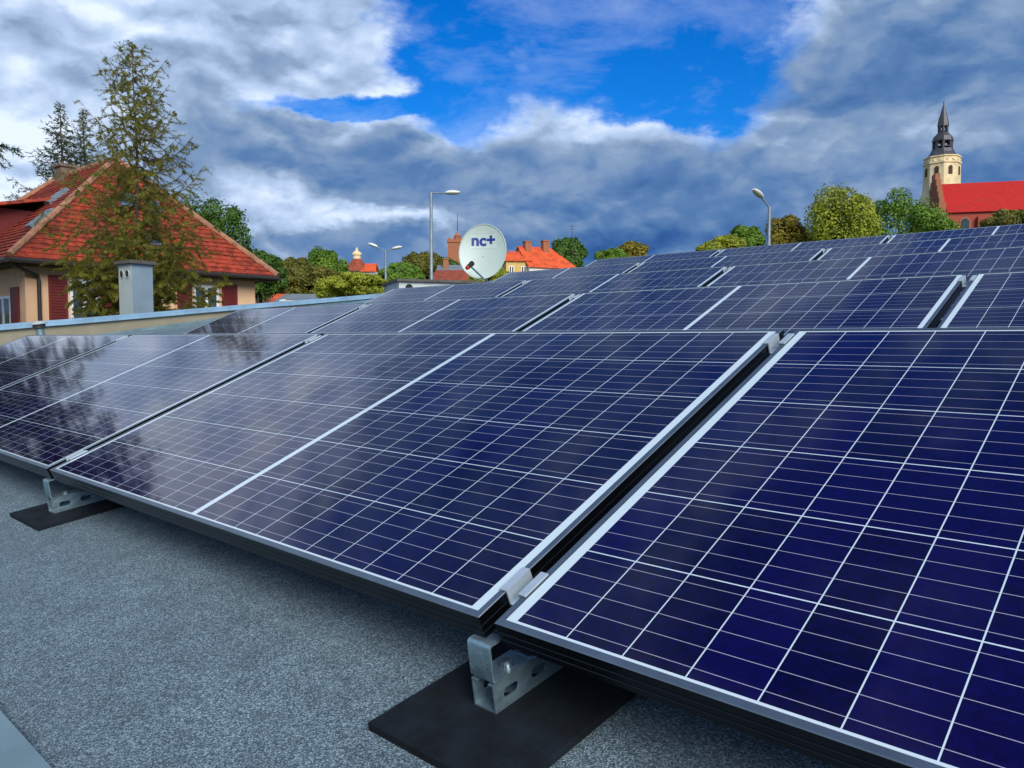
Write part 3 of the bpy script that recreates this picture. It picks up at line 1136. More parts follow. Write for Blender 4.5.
def build_dish():
    Y = 12.0
    c = at(482.5, 251.5, Y)
    # dish plane faces the camera, a little to the left, and up
    root = empty('satellite_dish', T(c) @ RZ(R(-8)) @ Matrix.Rotation(R(80), 4, 'X'), 'white oval satellite dish with blue lettering above the rear panels', 'satellite dish')
    a_, b_ = 0.36, 0.425                       # half width, half height
    tilt = Matrix.Rotation(R(-4), 4, 'Z')
    b = MB()
    nr, ns = 9, 48
    vs, fs = [], []
    for side in (0, 1):
        for j in range(nr + 1):
            q = j / nr
            for k in range(ns):
                an = 2 * PI * k / ns
                z = -0.075 * (1 - q * q) - 0.006 * side
                vs.append(tilt @ Vector((a_ * q * math.cos(an), b_ * q * math.sin(an), z)))
        o = side * (nr + 1) * ns
        for j in range(nr):
            for k in range(ns):
                p, r = o + j * ns + k, o + j * ns + (k + 1) % ns
                fs.append((p, r, r + ns, p + ns))
    o1 = (nr + 1) * ns
    for k in range(ns):
        p, r = nr * ns + k, nr * ns + (k + 1) % ns
        fs.append((p, r, r + o1, p + o1))
    b.add(vs, fs)
    refl = b.build('reflector', M_dish, root, smooth=True)
    b = MB()
    pts = [tilt @ Vector((a_ * math.cos(2 * PI * k / 48), b_ * math.sin(2 * PI * k / 48), 0.002)) for k in range(49)]
    b.tube(pts, 0.008, 6)
    b.build('rim', M_dish, refl, smooth=True)

    def bowl(x, y):
        v = tilt.inverted() @ Vector((x, y, 0))
        q2 = (v.x / a_) ** 2 + (v.y / b_) ** 2
        return -0.075 * (1 - q2)
    # printed panel and lettering follow the bowl
    cx, cy = 0.0, 0.172
    b = MB()
    nx, ny = 12, 6
    for j in range(ny + 1):
        for i in range(nx + 1):
            x, y = cx - 0.205 + 0.41 * i / nx, cy - 0.105 + 0.21 * j / ny
            b.v.append((x, y, bowl(x, y) + 0.002))
    for j in range(ny):
        for i in range(nx):
            p = j * (nx + 1) + i
            b.f.append((p, p + 1, p + nx + 2, p + nx + 1))
            b.mi.append(0)
    pan = b.build('printed_panel', M_logobg, refl)
    me = text_mesh('nc+', 0.235, 0.0005, 0.0085)
    for v in me.vertices:
        x, y = v.co.x * 1.05 + cx, v.co.y + cy + 0.012
        v.co = Vector((x, y, bowl(x, y) + 0.0045 + v.co.z))
    me.materials.clear()
    me.materials.append(M_logo)
    lo = bpy.data.objects.new('lettering', me)
    link(lo, refl)
    # feed arm from the lower rim out to the receiver
    # the receiver sits out in front, lower left as the viewer sees it
    lnb = Vector((-0.125, -0.305, 0.32))
    foot = Vector((0.03, -0.42, -0.01))
    b = MB()
    b.tube([foot, foot.lerp(lnb, 0.93)], 0.014, 8)
    b.build('feed_arm', M_galv, root)
    b = MB()
    dq = (Vector((0, 0.0, -0.075)) - lnb).normalized().to_track_quat('Z', 'Y').to_matrix().to_4x4()
    b.lathe([(0.03, -0.075), (0.034, -0.07), (0.034, 0.02), (0.022, 0.03), (0.022, 0.045), (0.04, 0.06), (0.04, 0.085)], 16, T(lnb) @ dq)
    ln = b.build('receiver', M_dark, root, smooth=True)
    b = MB()
    b.lathe([(0.026, -0.105), (0.030, -0.10), (0.030, -0.06), (0.026, -0.055)], 16, T(lnb) @ dq)
    b.build('red_cap', mat('receiver_red', (0.4, 0.03, 0.015), 0.5), ln, smooth=True)
    # mast down to the roof
    b = MB()
    foot_w = ROOF @ T((ROOF.inverted() @ c).x, (ROOF.inverted() @ c).y + 0.1, ZF)
    pl = root.matrix_world.inverted() @ foot_w.translation
    b.tube([Vector((0, -0.05, -0.085)), Vector((0, -0.12, -0.14)), Vector((0, -0.3, -0.16)), pl], 0.024, 10)
    b.build('mast', M_galv, root, smooth=True)


build_vent()
build_stack()
build_hut()
build_dish()

# ------------------------------------------------------------------ houses
def window_part(parent, mtx, w, h, bars=1, frame=0.06):
    """a window set on a wall; mtx: x along the wall, y up, z out of the wall; origin at the window's lower middle"""
    b = MB()
    z0, z1 = 0.004, 0.05
    b.box(-w / 2, -w / 2 + frame, 0, h, z0, z1, mtx)
    b.box(w / 2 - frame, w / 2, 0, h, z0, z1, mtx)
    b.box(-w / 2 + frame, w / 2 - frame, 0, frame, z0, z1 - 0.003, mtx)
    b.box(-w / 2 + frame, w / 2 - frame, h - frame, h, z0, z1 - 0.003, mtx)
    for i in range(bars):
        x = -w / 2 + w * (i + 1) / (bars + 1)
        b.box(x - frame * 0.7, x + frame * 0.7, frame, h - frame, z0, z1 - 0.006, mtx)
    f = b.build('window', M_white, parent)
    b = MB()
    b.box(-w / 2 + frame * 0.5, w / 2 - frame * 0.5, frame * 0.5, h - frame * 0.5, z0, 0.02, mtx)
    b.build('pane', M_pane, f)
    return f


def wallm(x, y, z, ang):
    """frame on a wall: local x along the wall, local y up, local z outwards (ang = direction of the outward normal)"""
    n = Vector((math.cos(ang), math.sin(ang), 0))
    a = Vector((0, 0, 1)).cross(n)
    return Matrix(((a.x, 0, n.x, x), (a.y, 0, n.y, y), (0, 1, n.z, z), (0, 0, 0, 1)))


def roof_faces(poly_list, th=0.12):
    """slabs for each roof plane given as 3-d polygons"""
    b = MB()
    for poly in poly_list:
        vs = [Vector(p) for p in poly]
        n = (vs[1] - vs[0]).cross(vs[2] - vs[0]).normalized()
        if n.z < 0:
            n = -n
        k = len(vs)
        lo = [p - Vector((0, 0, th)) for p in vs]
        fs = [tuple(range(k)), tuple(reversed(range(k, 2 * k)))] + [(i, k + i, k + (i + 1) % k, (i + 1) % k) for i in range(k)]
        b.add(vs + lo, fs)
    return b


def course_roof(b, poly, course=0.21, lift=0.035):
    """laps courses of tiles over one roof plane; poly starts with its eave edge"""
    P = [Vector(p) for p in poly]
    ex = (P[1] - P[0]).normalized()
    n = ex.cross(P[2] - P[0]).normalized()
    if n.z < 0:
        n = -n
    ey = n.cross(ex)
    if ey.z < 0:
        ey = -ey
    q = [((p - P[0]).dot(ex), (p - P[0]).dot(ey)) for p in P]

    def clip(pts, t, above):
        out = []
        for i in range(len(pts)):
            a, c = pts[i], pts[(i + 1) % len(pts)]
            ia, ic = (a[1] >= t) == above, (c[1] >= t) == above
            if ia:
                out.append(a)
            if ia != ic:
                k = (t - a[1]) / (c[1] - a[1])
                out.append((a[0] + (c[0] - a[0]) * k, t))
        return out
    top = max(p[1] for p in q)
    rr = random.Random(int(top * 1000))
    t = 0.0
    while t < top - 0.02:
        s = clip(clip(q, t, True), t + course, False)
        if len(s) >= 3:
            lf = lift * rr.uniform(0.8, 1.25)
            vs = [P[0] + ex * x + ey * y + n * (0.006 + lf * (1 - (y - t) / course)) for x, y in s]
            lo = [P[0] + ex * x + ey * y + n * 0.001 for x, y in s]
            k = len(vs)
            b.add(vs + lo, [tuple(range(k))] + [(i, k + i, k + (i + 1) % k, (i + 1) % k) for i in range(k)])
        t += course


def build_villa():
    """the big tiled house at the left; local x along the facade turned to the viewer, local y into the house"""
    ang = math.atan2(0.766, 0.643)
    base = Vector((-13.8, 22.4, 0))
    root = empty('tiled_house', T(base) @ RZ(ang), 'cream house with steep red tiled roof and dark red shutters behind the larch', 'house')
    Lx, Ly = 7.3, 11.0
    EZ = CAMZ + 2.33 - 0.10
    b = MB()
    b.box(0, Lx, 0, Ly, -0.3, EZ)
    b.build('wall', M_cream, root)
    ov = 0.55
    e0, e1, f0, f1 = -ov, Lx + ov, -ov, Ly + ov
    rz = CAMZ + 6.25
    cxm = Lx / 2 + 0.25
    A = (cxm, 3.0, rz)
    Bk = (cxm, Ly - 3.0, rz)
    ez = EZ + 0.12
    c = [(e0, f0, ez), (e1, f0, ez), (e1, f1, ez), (e0, f1, ez)]
    # front hip, right slope, back hip, left slope; a slight kick at the eaves
    planes = [(c[0], c[1], A), (c[1], c[2], Bk, A), (c[2], c[3], Bk), (c[3], c[0], A, Bk)]
    b = roof_faces(planes, 0.1)
    for pl_ in planes:
        course_roof(b, pl_)
    rf = b.build('roof', M_tile, root)
    b = MB()
    for p, q in ((c[0], A), (c[1], A), (A, Bk), (c[3], Bk), (c[2], Bk)):
        p, q = Vector(p), Vector(q)
        n = int((q - p).length / 0.36)
        for i in range(n):
            s0, s1 = p.lerp(q, i / n), p.lerp(q, (i + 1.12) / n)
            b.tube([s0 + Vector((0, 0, 0.05)), s1 + Vector((0, 0, 0.07))], [0.11, 0.095], 8)
    b.build('ridge_tiles', M_ridge, rf)
    b = MB()
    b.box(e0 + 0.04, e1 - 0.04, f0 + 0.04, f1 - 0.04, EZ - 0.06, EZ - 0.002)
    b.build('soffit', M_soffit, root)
    b = MB()
    for (p, q) in ((c[0], c[1]), (c[1], c[2]), (c[3], c[0])):
        p, q = Vector(p), Vector(q)
        d = (q - p).normalized()
        o = Vector((d.y, -d.x, 0)) * 0.07
        b.tube([p + o - Vector((0, 0, 0.08)), q + o - Vector((0, 0, 0.08))], 0.075, 8)
    b.build('gutter', M_gutter, root)
    b = MB()
    b.tube([(-0.45, -0.50, EZ - 0.02), (-0.42, -0.45, EZ - 0.10), (0.30, -0.07, EZ - 0.32), (0.33, -0.07, EZ - 0.45), (0.33, -0.07, 0)], 0.055, 8)
    b.build('downpipe', M_gutter, root)
    b = MB()
    b.box(cxm - 0.3, cxm + 0.3, 6.9, 7.5, rz - 1.2, rz + 0.32)
    b.box(cxm - 0.36, cxm + 0.36, 6.84, 7.56, rz + 0.32, rz + 0.42)
    b.build('chimney', M_chim, rf)

    def fx(u):                                # facade coordinate of a picture column
        s = (u - 512) / F
        return (22.4 * s + 13.8) / (0.643 - 0.766 * s)

    def zz(v, t):
        return CAMZ + (343 - v) / F * (22.4 + 0.766 * t)
    nrm = -PI / 2
    for (ua, ub, vt, vb, bars) in ((71.5, 100, 279, 316, 1), (194.5, 219.5, 286, 309, 1)):
        x0, x1 = fx(ua), fx(ub)
        m = (x0 + x1) / 2
        zb, zt = zz(vb, m) - 0.2, zz(vt, m)
        window_part(root, wallm(m, 0, zb, nrm), x1 - x0, zt - zb, bars, 0.08)
        window_part(root, wallm(m, 0, zb - 2.75, nrm), x1 - x0, zt - zb, bars, 0.08)
    for (ua, ub, vt, vb) in ((50.5, 69, 276, 317), (103, 116, 278, 317), (178.5, 193, 284, 310), (223, 238, 285, 310)):
        x0, x1 = fx(ua), fx(ub)
        m = (x0 + x1) / 2
        zb, zt = zz(vb, m) - 0.2, zz(vt, m)
        b = MB()
        b.box(x0, x1, -0.055, -0.004, zb, zt)
        n = 16
        for i in range(n):
            z = zb + 0.08 + (zt - zb - 0.16) * i / (n - 1)
            b.box(x0 + 0.07, x1 - 0.07, -0.075, -0.0555, z, z + 0.035)
        b.build('shutter', M_shut, root)
    # left wall: one window with a shutter and a small balcony
    window_part(root, wallm(0, 1.75, EZ - 2.55, PI), 1.3, 1.7, 1, 0.08)
    b = MB()
    b.box(-0.055, -0.004, 0.45, 1.05, EZ - 2.6, EZ - 0.62)
    b.build('shutter', M_shut, root)
    b = MB()
    b.box(-0.9, -0.002, 0.35, 3.6, EZ - 1.95, EZ - 1.82)
    for y in [0.38 + 0.4 * k for k in range(9)]:
        b.box(-0.88, -0.845, y, y + 0.035, EZ - 1.82, EZ - 0.95)
    for z in (0.95, 1.25, 1.55):
        b.box(-0.89, -0.84, 0.35, 3.6, EZ - z - 0.035, EZ - z)
    b.build('balcony', M_gutter, root)
    # skylights on the roof planes
    def on_plane(P0, P1, P2, s, t):
        P0, P1, P2 = Vector(P0), Vector(P1), Vector(P2)
        ex = (P1 - P0).normalized()
        n = ex.cross(P2 - P0).normalized()
        if n.z < 0:
            n = -n
        ey = n.cross(ex)
        if ey.z < 0:
            ey = -ey
        o = P0 + ex * s + ey * t
        return Matrix(((ex.x, ey.x, n.x, o.x), (ex.y, ey.y, n.y, o.y), (ex.z, ey.z, n.z, o.z), (0, 0, 0, 1)))
    for (pa, pb, s, t, w, h) in ((c[0], c[1], 4.15, 2.75, 0.62, 0.6), (c[0], c[1], 4.95, 2.65, 0.42, 0.55), (c[0], c[1], 4.35, 0.95, 0.5, 0.6),
                                 (c[3], c[0], 10.1, 1.6, 0.5, 0.9), (c[3], c[0], 8.0, 3.3, 0.5, 0.8)):
        m = on_plane(pa, pb, A, s, t)
        b = MB()
        for q in ((-w / 2, -w / 2 + 0.07, 0, h), (w / 2 - 0.07, w / 2, 0, h), (-w / 2 + 0.07, w / 2 - 0.07, 0, 0.07), (-w / 2 + 0.07, w / 2 - 0.07, h - 0.07, h)):
            b.box(*q, 0.005, 0.13, m)
        k = b.build('skylight', M_galv, rf)
        b = MB()
        b.box(-w / 2 + 0.06, w / 2 - 0.06, 0.06, h - 0.06, 0.006, 0.095, m)
        b.build('pane', M_pane, k)
    # dormer on the left slope
    b = MB()
    dz = EZ + 0.6
    b.box(0.05, 2.6, 4.0, 6.4, dz, dz + 1.5)
    do = b.build('dormer', M_shut, rf)
    window_part(do, wallm(0.05, 5.3, dz + 0.25, PI), 1.5, 1.05, 1, 0.07)
    b = roof_faces([((-0.35, 3.6, dz + 1.42), (-0.35, 6.8, dz + 1.42), (3.2, 6.8, dz + 2.25), (3.2, 3.6, dz + 2.25))], 0.1)
    b.build('dormer_roof', M_tile, do)


build_villa()


def simple_house(name, label, u0, u1, v_eave, v_ridge, Y, depth, wallmat, roofmat, rot=0.0, hip=(0.0, 0.0), chimneys=(), windows=(), cat='house', ov=0.3, gable=False):
    """house seen between two picture columns at distance Y; ridge along local x (or along y when gable)"""
    c0, c1 = at(u0, v_eave, Y), at(u1, v_eave, Y)
    w = c1.x - c0.x
    g = ground_z(c0.x, Y)
    ez, rz = c0.z, at(u0, v_ridge, Y + depth / 2).z
    root = empty(name, T((c0.x + c1.x) / 2, Y, g - 1.0) @ RZ(rot), label, cat)
    ez -= g - 1.0
    rz -= g - 1.0
    b = MB()
    h = w / 2
    b.box(-h, h, 0, depth, 0, ez)
    if gable:
        b.add([(-h, 0, ez), (h, 0, ez), (0, 0, rz - 0.1), (-h, 0.3, ez), (h, 0.3, ez), (0, 0.3, rz - 0.1)],
              [(0, 1, 2), (3, 5, 4), (0, 2, 5, 3), (1, 4, 5, 2)])
    else:
        for s, hp in ((-1, hip[0]), (1, hip[1])):
            if hp == 0:
                x = s * h
                x2 = s * (h - 0.3)
                b.add([(x, 0, ez), (x, depth, ez), (x, depth / 2, rz - 0.1), (x2, 0, ez), (x2, depth, ez), (x2, depth / 2, rz - 0.1)],
                      [(0, 1, 2), (3, 5, 4), (0, 2, 5, 3), (1, 4, 5, 2)])
    b.build('wall', wallmat, root)
    if gable:
        fac = [((-h - ov, -ov, ez - 0.15), (-h - ov, depth + ov, ez - 0.15), (0, depth + ov, rz), (0, -ov, rz)),
               ((h + ov, -ov, ez - 0.15), (h + ov, depth + ov, ez - 0.15), (0, depth + ov, rz), (0, -ov, rz))]
    else:
        a = (-h - ov + (hip[0] if hip[0] else 0), depth / 2, rz)
        d = (h + ov - (hip[1] if hip[1] else 0), depth / 2, rz)
        q = [(-h - ov, -ov, ez - 0.1), (h + ov, -ov, ez - 0.1), (h + ov, depth + ov, ez - 0.1), (-h - ov, depth + ov, ez - 0.1)]
        fac = [(q[0], q[1], d, a), (q[2], q[3], a, d)]
        if hip[0]:
            fac.append((q[3], q[0], a))
        if hip[1]:
            fac.append((q[1], q[2], d))
    rf = roof_faces(fac, 0.14).build('roof', roofmat, root)
    for (x, y, s, hh) in chimneys:
        b = MB()
        b.box(x - s, x + s, depth * y - s, depth * y + s, rz - 1.2, rz + hh)
        b.box(x - s - 0.07, x + s + 0.07, depth * y - s - 0.07, depth * y + s + 0.07, rz + hh, rz + hh + 0.15)
        b.build('chimney', M_brick2, rf)
    for (side, x, dz, ww, hh) in windows:
        if side == 'f':
            window_part(root, wallm(x, 0, ez - dz, -PI / 2), ww, hh, 1, 0.09)
        elif side == 'r':
            window_part(root, wallm(h, x, ez - dz, 0), ww, hh, 1, 0.09)
        else:
            window_part(root, wallm(-h, x, ez - dz, PI), ww, hh, 1, 0.09)
    return root


# orange-roofed house right of the dish, with its lower wing
h1 = simple_house('tiled_house', 'house with bright orange hipped roof and two chimneys right of the satellite dish', 527, 578, 266.5, 247.5, 110, 6.6, M_palewall, M_tile2,
                  R(24), (0.0, 2.6), ((-2.6, 0.42, 0.45, 0.5), (0.2, 0.42, 0.45, 0.75)),
                  (('r', 2.0, 2.0, 0.8, 1.1), ('r', 4.4, 2.0, 0.8, 1.1), ('f', 2.2, 2.0, 0.9, 1.2), ('f', -1.5, 2.0, 0.9, 1.2)))
simple_house('house_wing', 'ochre house wing with low orange roof just right of the satellite dish', 506, 530, 259.5, 251.5, 109, 4.2, M_yellow, M_tile2,
             R(8), (0.8, 0.0), (), (('f', -0.9, 2.0, 0.7, 1.1), ('f', 0.8, 2.0, 0.7, 1.1)))
b = MB()
p = at(572, 247, 113)
b.tube([(p.x, p.y, p.z - 2.4), (p.x, p.y, p.z + 3.2)], [0.06, 0.03], 6)
for k, w in ((2.9, 0.7), (2.5, 0.9), (2.1, 0.5)):
    b.box(p.x - w / 2, p.x + w / 2, p.y - 0.02, p.y + 0.02, p.z + k, p.z + k + 0.05)
tag(b.build('aerial', M_gutter), 'thin television aerial above the orange-roofed house', 'aerial')
# roofs between the lamps and the dish
simple_house('tiled_house', 'house with small scarlet roof left of the single-arm street lamp', 408, 434, 273, 264.5, 125, 6, M_palewall, M_tile2, R(20), (1.6, 1.6))
simple_house('tiled_house', 'house with long rust-brown roof behind the dish', 432, 480, 283, 270, 70, 6, M_beige, M_tile4, R(-6), (0, 0), ())
simple_house('grey_house', 'house with grey sheet roof between rust roof and brick tower', 438, 470, 272, 265, 105, 6, M_palewall, M_greyroof, 0, (0, 0), ((-1.2, 0.3, 0.35, 0.6),))
simple_house('grey_shed', 'low shed with grey roof behind the parapet', 279, 320, 300.5, 294, 48, 5, M_palewall, M_greyroof, 0, (0, 0))
simple_house('tiled_house', 'house with low orange roof showing beside the cream house', 259, 284, 303, 294, 56, 5, M_palewall, M_tile2, 0, (0, 0))


def build_brick_tower():
    Y = 150
    c = at(456, 260, Y)
    g = ground_z(c.x, Y)
    root = empty('brick_tower', T(c.x, Y, g - 1), 'square brown brick tower with mast, left of the satellite dish', 'tower')
    top = at(456, 240.5, Y).z - g + 1
    b = MB()
    b.box(-1.45, 1.3, -1.4, 1.4, 0, top - 0.5)
    b.box(-1.6, 1.45, -1.55, 1.55, top - 0.5, top)
    for k in (-1.2, -0.4, 0.4, 1.1):
        b.box(k - 0.2, k + 0.2, -1.55, 1.55, top, top + 0.35)
    b.build('wall', M_brick2, root)
    b = MB()
    b.lathe([(0.6, top), (0.6, top + 0.7), (0.7, top + 0.8), (0.4, top + 1.2), (0.1, top + 1.6)], 10, T(0.3, 0, 0))
    b.build('turret', M_brick2, root)
    b = MB()
    b.tube([(0.3, 0, top + 1.8), (0.3, 0, top + 5.0)], [0.09, 0.04], 6)
    b.build('mast', M_gutter, root)


def build_cupola():
    Y = 160
    c = at(357, 270, Y)
    g = ground_z(c.x, Y)
    root = empty('cupola_house', T(c.x, Y, g - 1), 'distant house with red pyramid roof and cream cupola', 'house')
    e = at(357, 272, Y).z - g + 1
    p = at(357, 259, Y).z - g + 1
    t = at(357, 250, Y).z - g + 1
    b = MB()
    b.box(-2.6, 4.0, -2.3, 2.3, 0, e)
    b.build('wall', M_palewall, root)
    b = MB()
    b.lathe([(3.2, e), (2.1, (e + p) / 2 - 0.2), (0.8, p)], 8)
    rf = b.build('roof', M_tile4, root)
    rr = roof_faces([((1.0, -2.8, e), (4.3, -2.8, e), (4.0, 0, e + 1.7), (1.0, 0, e + 1.7)), ((1.0, 2.8, e), (4.3, 2.8, e), (4.0, 0, e + 1.7), (1.0, 0, e + 1.7))], 0.15)
    rr.build('side_roof', M_tile2, root)
    b = MB()
    b.lathe([(0.8, p), (0.8, p + 0.75), (1.0, p + 0.8), (0.9, p + 1.3), (0.4, p + 1.6), (0.1, t + 0.5)], 12)
    b.build('cupola', M_stone, rf, smooth=True)


build_brick_tower()
build_cupola()


def build_church():
    Y = 160.0
    k = Y / F

    def X(u):
        return at(u, 190, Y).x

    def Z(v):
        return at(945, v, Y).z
    g = ground_z(88, Y)
    # nave, runs to the right and a little towards the viewer
    x0 = X(945.5)
    root = empty('brick_church', T(x0, Y, g) @ RZ(R(-14)), 'red brick church with bright red roof and stepped gable at right', 'church')
    eave, ridge = Z(211.5) - g, Z(179) - g
    Ln, dp = 34.0, 11.0
    b = MB()
    b.box(0, Ln, 0, dp, -1, eave)
    for i in range(6):
        x = 6.2 + i * 5.0
        b.box(x - 0.4, x + 0.4, -0.9, 0, -1, eave - 1.3)
    b.build('wall', M_brick, root)
    rise = ridge - eave
    rf = roof_faces([((0.3, -0.5, eave - 0.1), (Ln + 0.4, -0.5, eave - 0.1), (Ln + 0.4, dp / 2, ridge + 0.0), (0.3, dp / 2, ridge + 0.0)),
                     ((0.3, dp + 0.5, eave - 0.1), (Ln + 0.4, dp + 0.5, eave - 0.1), (Ln + 0.4, dp / 2, ridge), (0.3, dp / 2, ridge))], 0.25).build('roof', M_tile3, root)
    b = MB()
    b.box(6.3, 7.7, 1.6, 3.6, eave + 1.6, eave + 2.3)
    b.build('roof_hatch', M_gutter, rf)
    # stepped brick gable at the left end
    b = MB()
    poly = [(-0.2, -1), (dp + 0.2, -1), (dp + 0.2, eave + 0.6)]
    n = 6
    for i in range(n):
        t0, t1 = i / n, (i + 1) / n
        za, zb = eave + 0.6 + (rise + 1.6) * t0, eave + 0.6 + (rise + 1.6) * t1
        poly += [(dp + 0.2 - (dp / 2 - 0.3) * t0, zb - 0.2), (dp + 0.2 - (dp / 2 - 0.3) * t1, zb - 0.2)]
    left = [(dp - q[0], q[1]) for q in reversed(poly[2:])]
    b.prism(poly + left[:-1] + [(-0.2, eave + 0.6)], -0.9, 0.0, Matrix(((0, 0, 1, 0), (1, 0, 0, 0), (0, 1, 0, 0), (0, 0, 0, 1))))
    for i in range(5):                            # slim blind panels on the gable
        y = 2.4 + i * (dp - 4.8) / 4
        b.box(-1.05, -0.9, y - 0.22, y + 0.22, eave - 1, eave + 1.6 + (rise - 1) * (1 - abs(y - dp / 2) / (dp / 2)))
    for y in (-0.1, dp + 0.1):
        b.box(-1.3, 0.05, y - 0.5, y + 0.5, -1, eave + 1.8)
    b.build('gable', M_brick2, root)
    for i in range(5):
        x = 3.7 + i * 5.0
        b = MB()
        w, hb, hs = 1.0, 2.6, eave - 1.6
        pts = [(-w, hs - hb), (w, hs - hb)] + [(w * math.cos(PI * q / 10), hs - 0.55 + 0.85 * w * math.sin(PI * q / 10)) for q in range(11)]
        b.prism(pts, 0.005, 0.12, T(x, 0, 0) @ Matrix.Rotation(PI / 2, 4, 'X'))
        f = b.build('window', M_brick2, root)
        b = MB()
        pts = [(q[0] * 0.78, hs - hb + 0.25 + (q[1] - hs + hb) * 0.83) for q in pts]
        b.prism(pts, 0.121, 0.15, T(x, 0, 0) @ Matrix.Rotation(PI / 2, 4, 'X'))
        for q in (-0.35, 0.35):
            b.box(x + q - 0.06, x + q + 0.06, -0.17, -0.151, hs - hb + 0.3, hs - 0.3)
        b.build('pane', M_pane, f)
    # tower behind the gable
    Yt = 170.0
    kt = Yt / F
    tx = at(942.5, 150, Yt).x
    tow = empty('church_tower', T(tx, Yt, ground_z(tx, Yt)) @ RZ(R(22.5)), 'cream stone church tower with dark two-tier baroque spire', 'tower')
    gt = ground_z(tx, Yt)

    def ZT(v):
        return at(942, v, Yt).z - gt
    W = 16.3 * kt
    b = MB()
    oct_ = 1.0
    b.lathe([(W * 1.18, -1), (W * 1.18, ZT(199)), (W * 1.03, ZT(192)), (W * 1.0, ZT(166)), (W * 1.06, ZT(165.3)), (W * 1.06, ZT(163.5)), (W * 1.0, ZT(163)), (W * 0.98, ZT(159.5)),
             (W * 1.04, ZT(159)), (W * 1.04, ZT(157.8))], 8)
    for i in range(16):
        a = 2 * PI * i / 16 + PI / 16
        r_ = W * 0.965
        b.box(-0.24, 0.24, -0.12, 0.2, ZT(163), ZT(161.4), RZ(a) @ T(r_, 0, 0) @ RZ(PI / 2))
    b.build('shaft', M_stone, tow)
    for i in range(8):
        a = PI / 8 + i * PI / 4
        ap = W * math.cos(PI / 8)
        b = MB()
        pts = [(-0.4, 0), (0.4, 0), (0.4, 1.7)] + [(0.4 * math.cos(PI * q / 6), 1.7 + 0.4 * math.sin(PI * q / 6)) for q in range(1, 6)] + [(-0.4, 1.7)]
        m = RZ(a) @ T(ap, 0, ZT(177)) @ Matrix(((0, 0, 1, 0), (1, 0, 0, 0), (0, 1, 0, 0), (0, 0, 0, 1)))
        pts2 = [(x, y * 0.86) for x, y in pts]
        b.prism(pts2, 0.02, 0.14, m)
        for q in range(4):
            b.box(-0.37, 0.37, 0.2 + q * 0.38, 0.3 + q * 0.38, 0.145, 0.2, m)
        b.build('belfry_opening', M_soffit, tow)
    # spire: skirt, open lantern, dome, second lantern, bell roof, needle
    b = MB()
    b.lathe([(14.6 * kt, ZT(158.4)), (13.2 * kt, ZT(156.3)), (10.8 * kt, ZT(153)), (9.4 * kt, ZT(149.5))], 8)
    sp = b.build('spire', M_copper, tow)
    b = MB()
    for i in range(8):
        a = i * PI / 4
        b.box(-0.22, 0.22, -0.22, 0.22, ZT(149.5), ZT(141.5), RZ(a) @ T(8.0 * kt, 0, 0))
    b.lathe([(8.7 * kt, ZT(147.6)), (8.7 * kt, ZT(146.9))], 8)
    b.lathe([(2.0 * kt, ZT(149.5)), (2.0 * kt, ZT(141.5))], 8)
    b.lathe([(9.6 * kt, ZT(141.7)), (9.4 * kt, ZT(140.2)), (8.4 * kt, ZT(137.2)), (6.2 * kt, ZT(134.6)), (4.8 * kt, ZT(133))], 8)
    b.build('lower_lantern', M_copper, sp)
    b = MB()
    for i in range(8):
        a = i * PI / 4
        b.box(-0.15, 0.15, -0.15, 0.15, ZT(133), ZT(126.3), RZ(a) @ T(3.9 * kt, 0, 0))
    b.lathe([(4.3 * kt, ZT(131.7)), (4.3 * kt, ZT(131.2))], 8)
    b.lathe([(1.0 * kt, ZT(133)), (1.0 * kt, ZT(126.3))], 8)
    b.lathe([(5.2 * kt, ZT(126.5)), (5.0 * kt, ZT(124)), (4.3 * kt, ZT(119.5)), (2.9 * kt, ZT(114.5)), (1.7 * kt, ZT(109.5)), (0.7 * kt, ZT(105.5)), (0.25 * kt, ZT(102.5)), (0.12 * kt, ZT(100))], 8)
    b.lathe([(0.1, ZT(103.6)), (0.62 * kt, ZT(103)), (0.62 * kt, ZT(102.4)), (0.1, ZT(101.8))], 8)
    b.build('upper_lantern', M_copper, sp)


build_church()

# ------------------------------------------------------------------ street lamps
def lamp_head(b, mtx):
    """flat drop-shaped luminaire along local x"""
    vs, fs = [], []
    n, k = 10, 12
    for i in range(n + 1):
        t = i / n
        w = 0.135 * (math.sin(PI * min(1, 0.12 + t * 0.84)) ** 0.7) + 0.03
        h = w * 0.68
        for j in range(k):
            a = 2 * PI * j / k
            vs.append(mtx @ Vector((t * 0.56, w * math.cos(a), h * math.sin(a) * (1.0 if math.sin(a) > 0 else 0.7))))
    for i in range(n):
        for j in range(k):
            p, q = i * k + j, i * k + (j + 1) % k
            fs.append((p, q, q + k, p + k))
    fs.append(tuple(range(k)))
    fs.append(tuple(reversed(range(n * k, (n + 1) * k))))
    b.add(vs, fs)


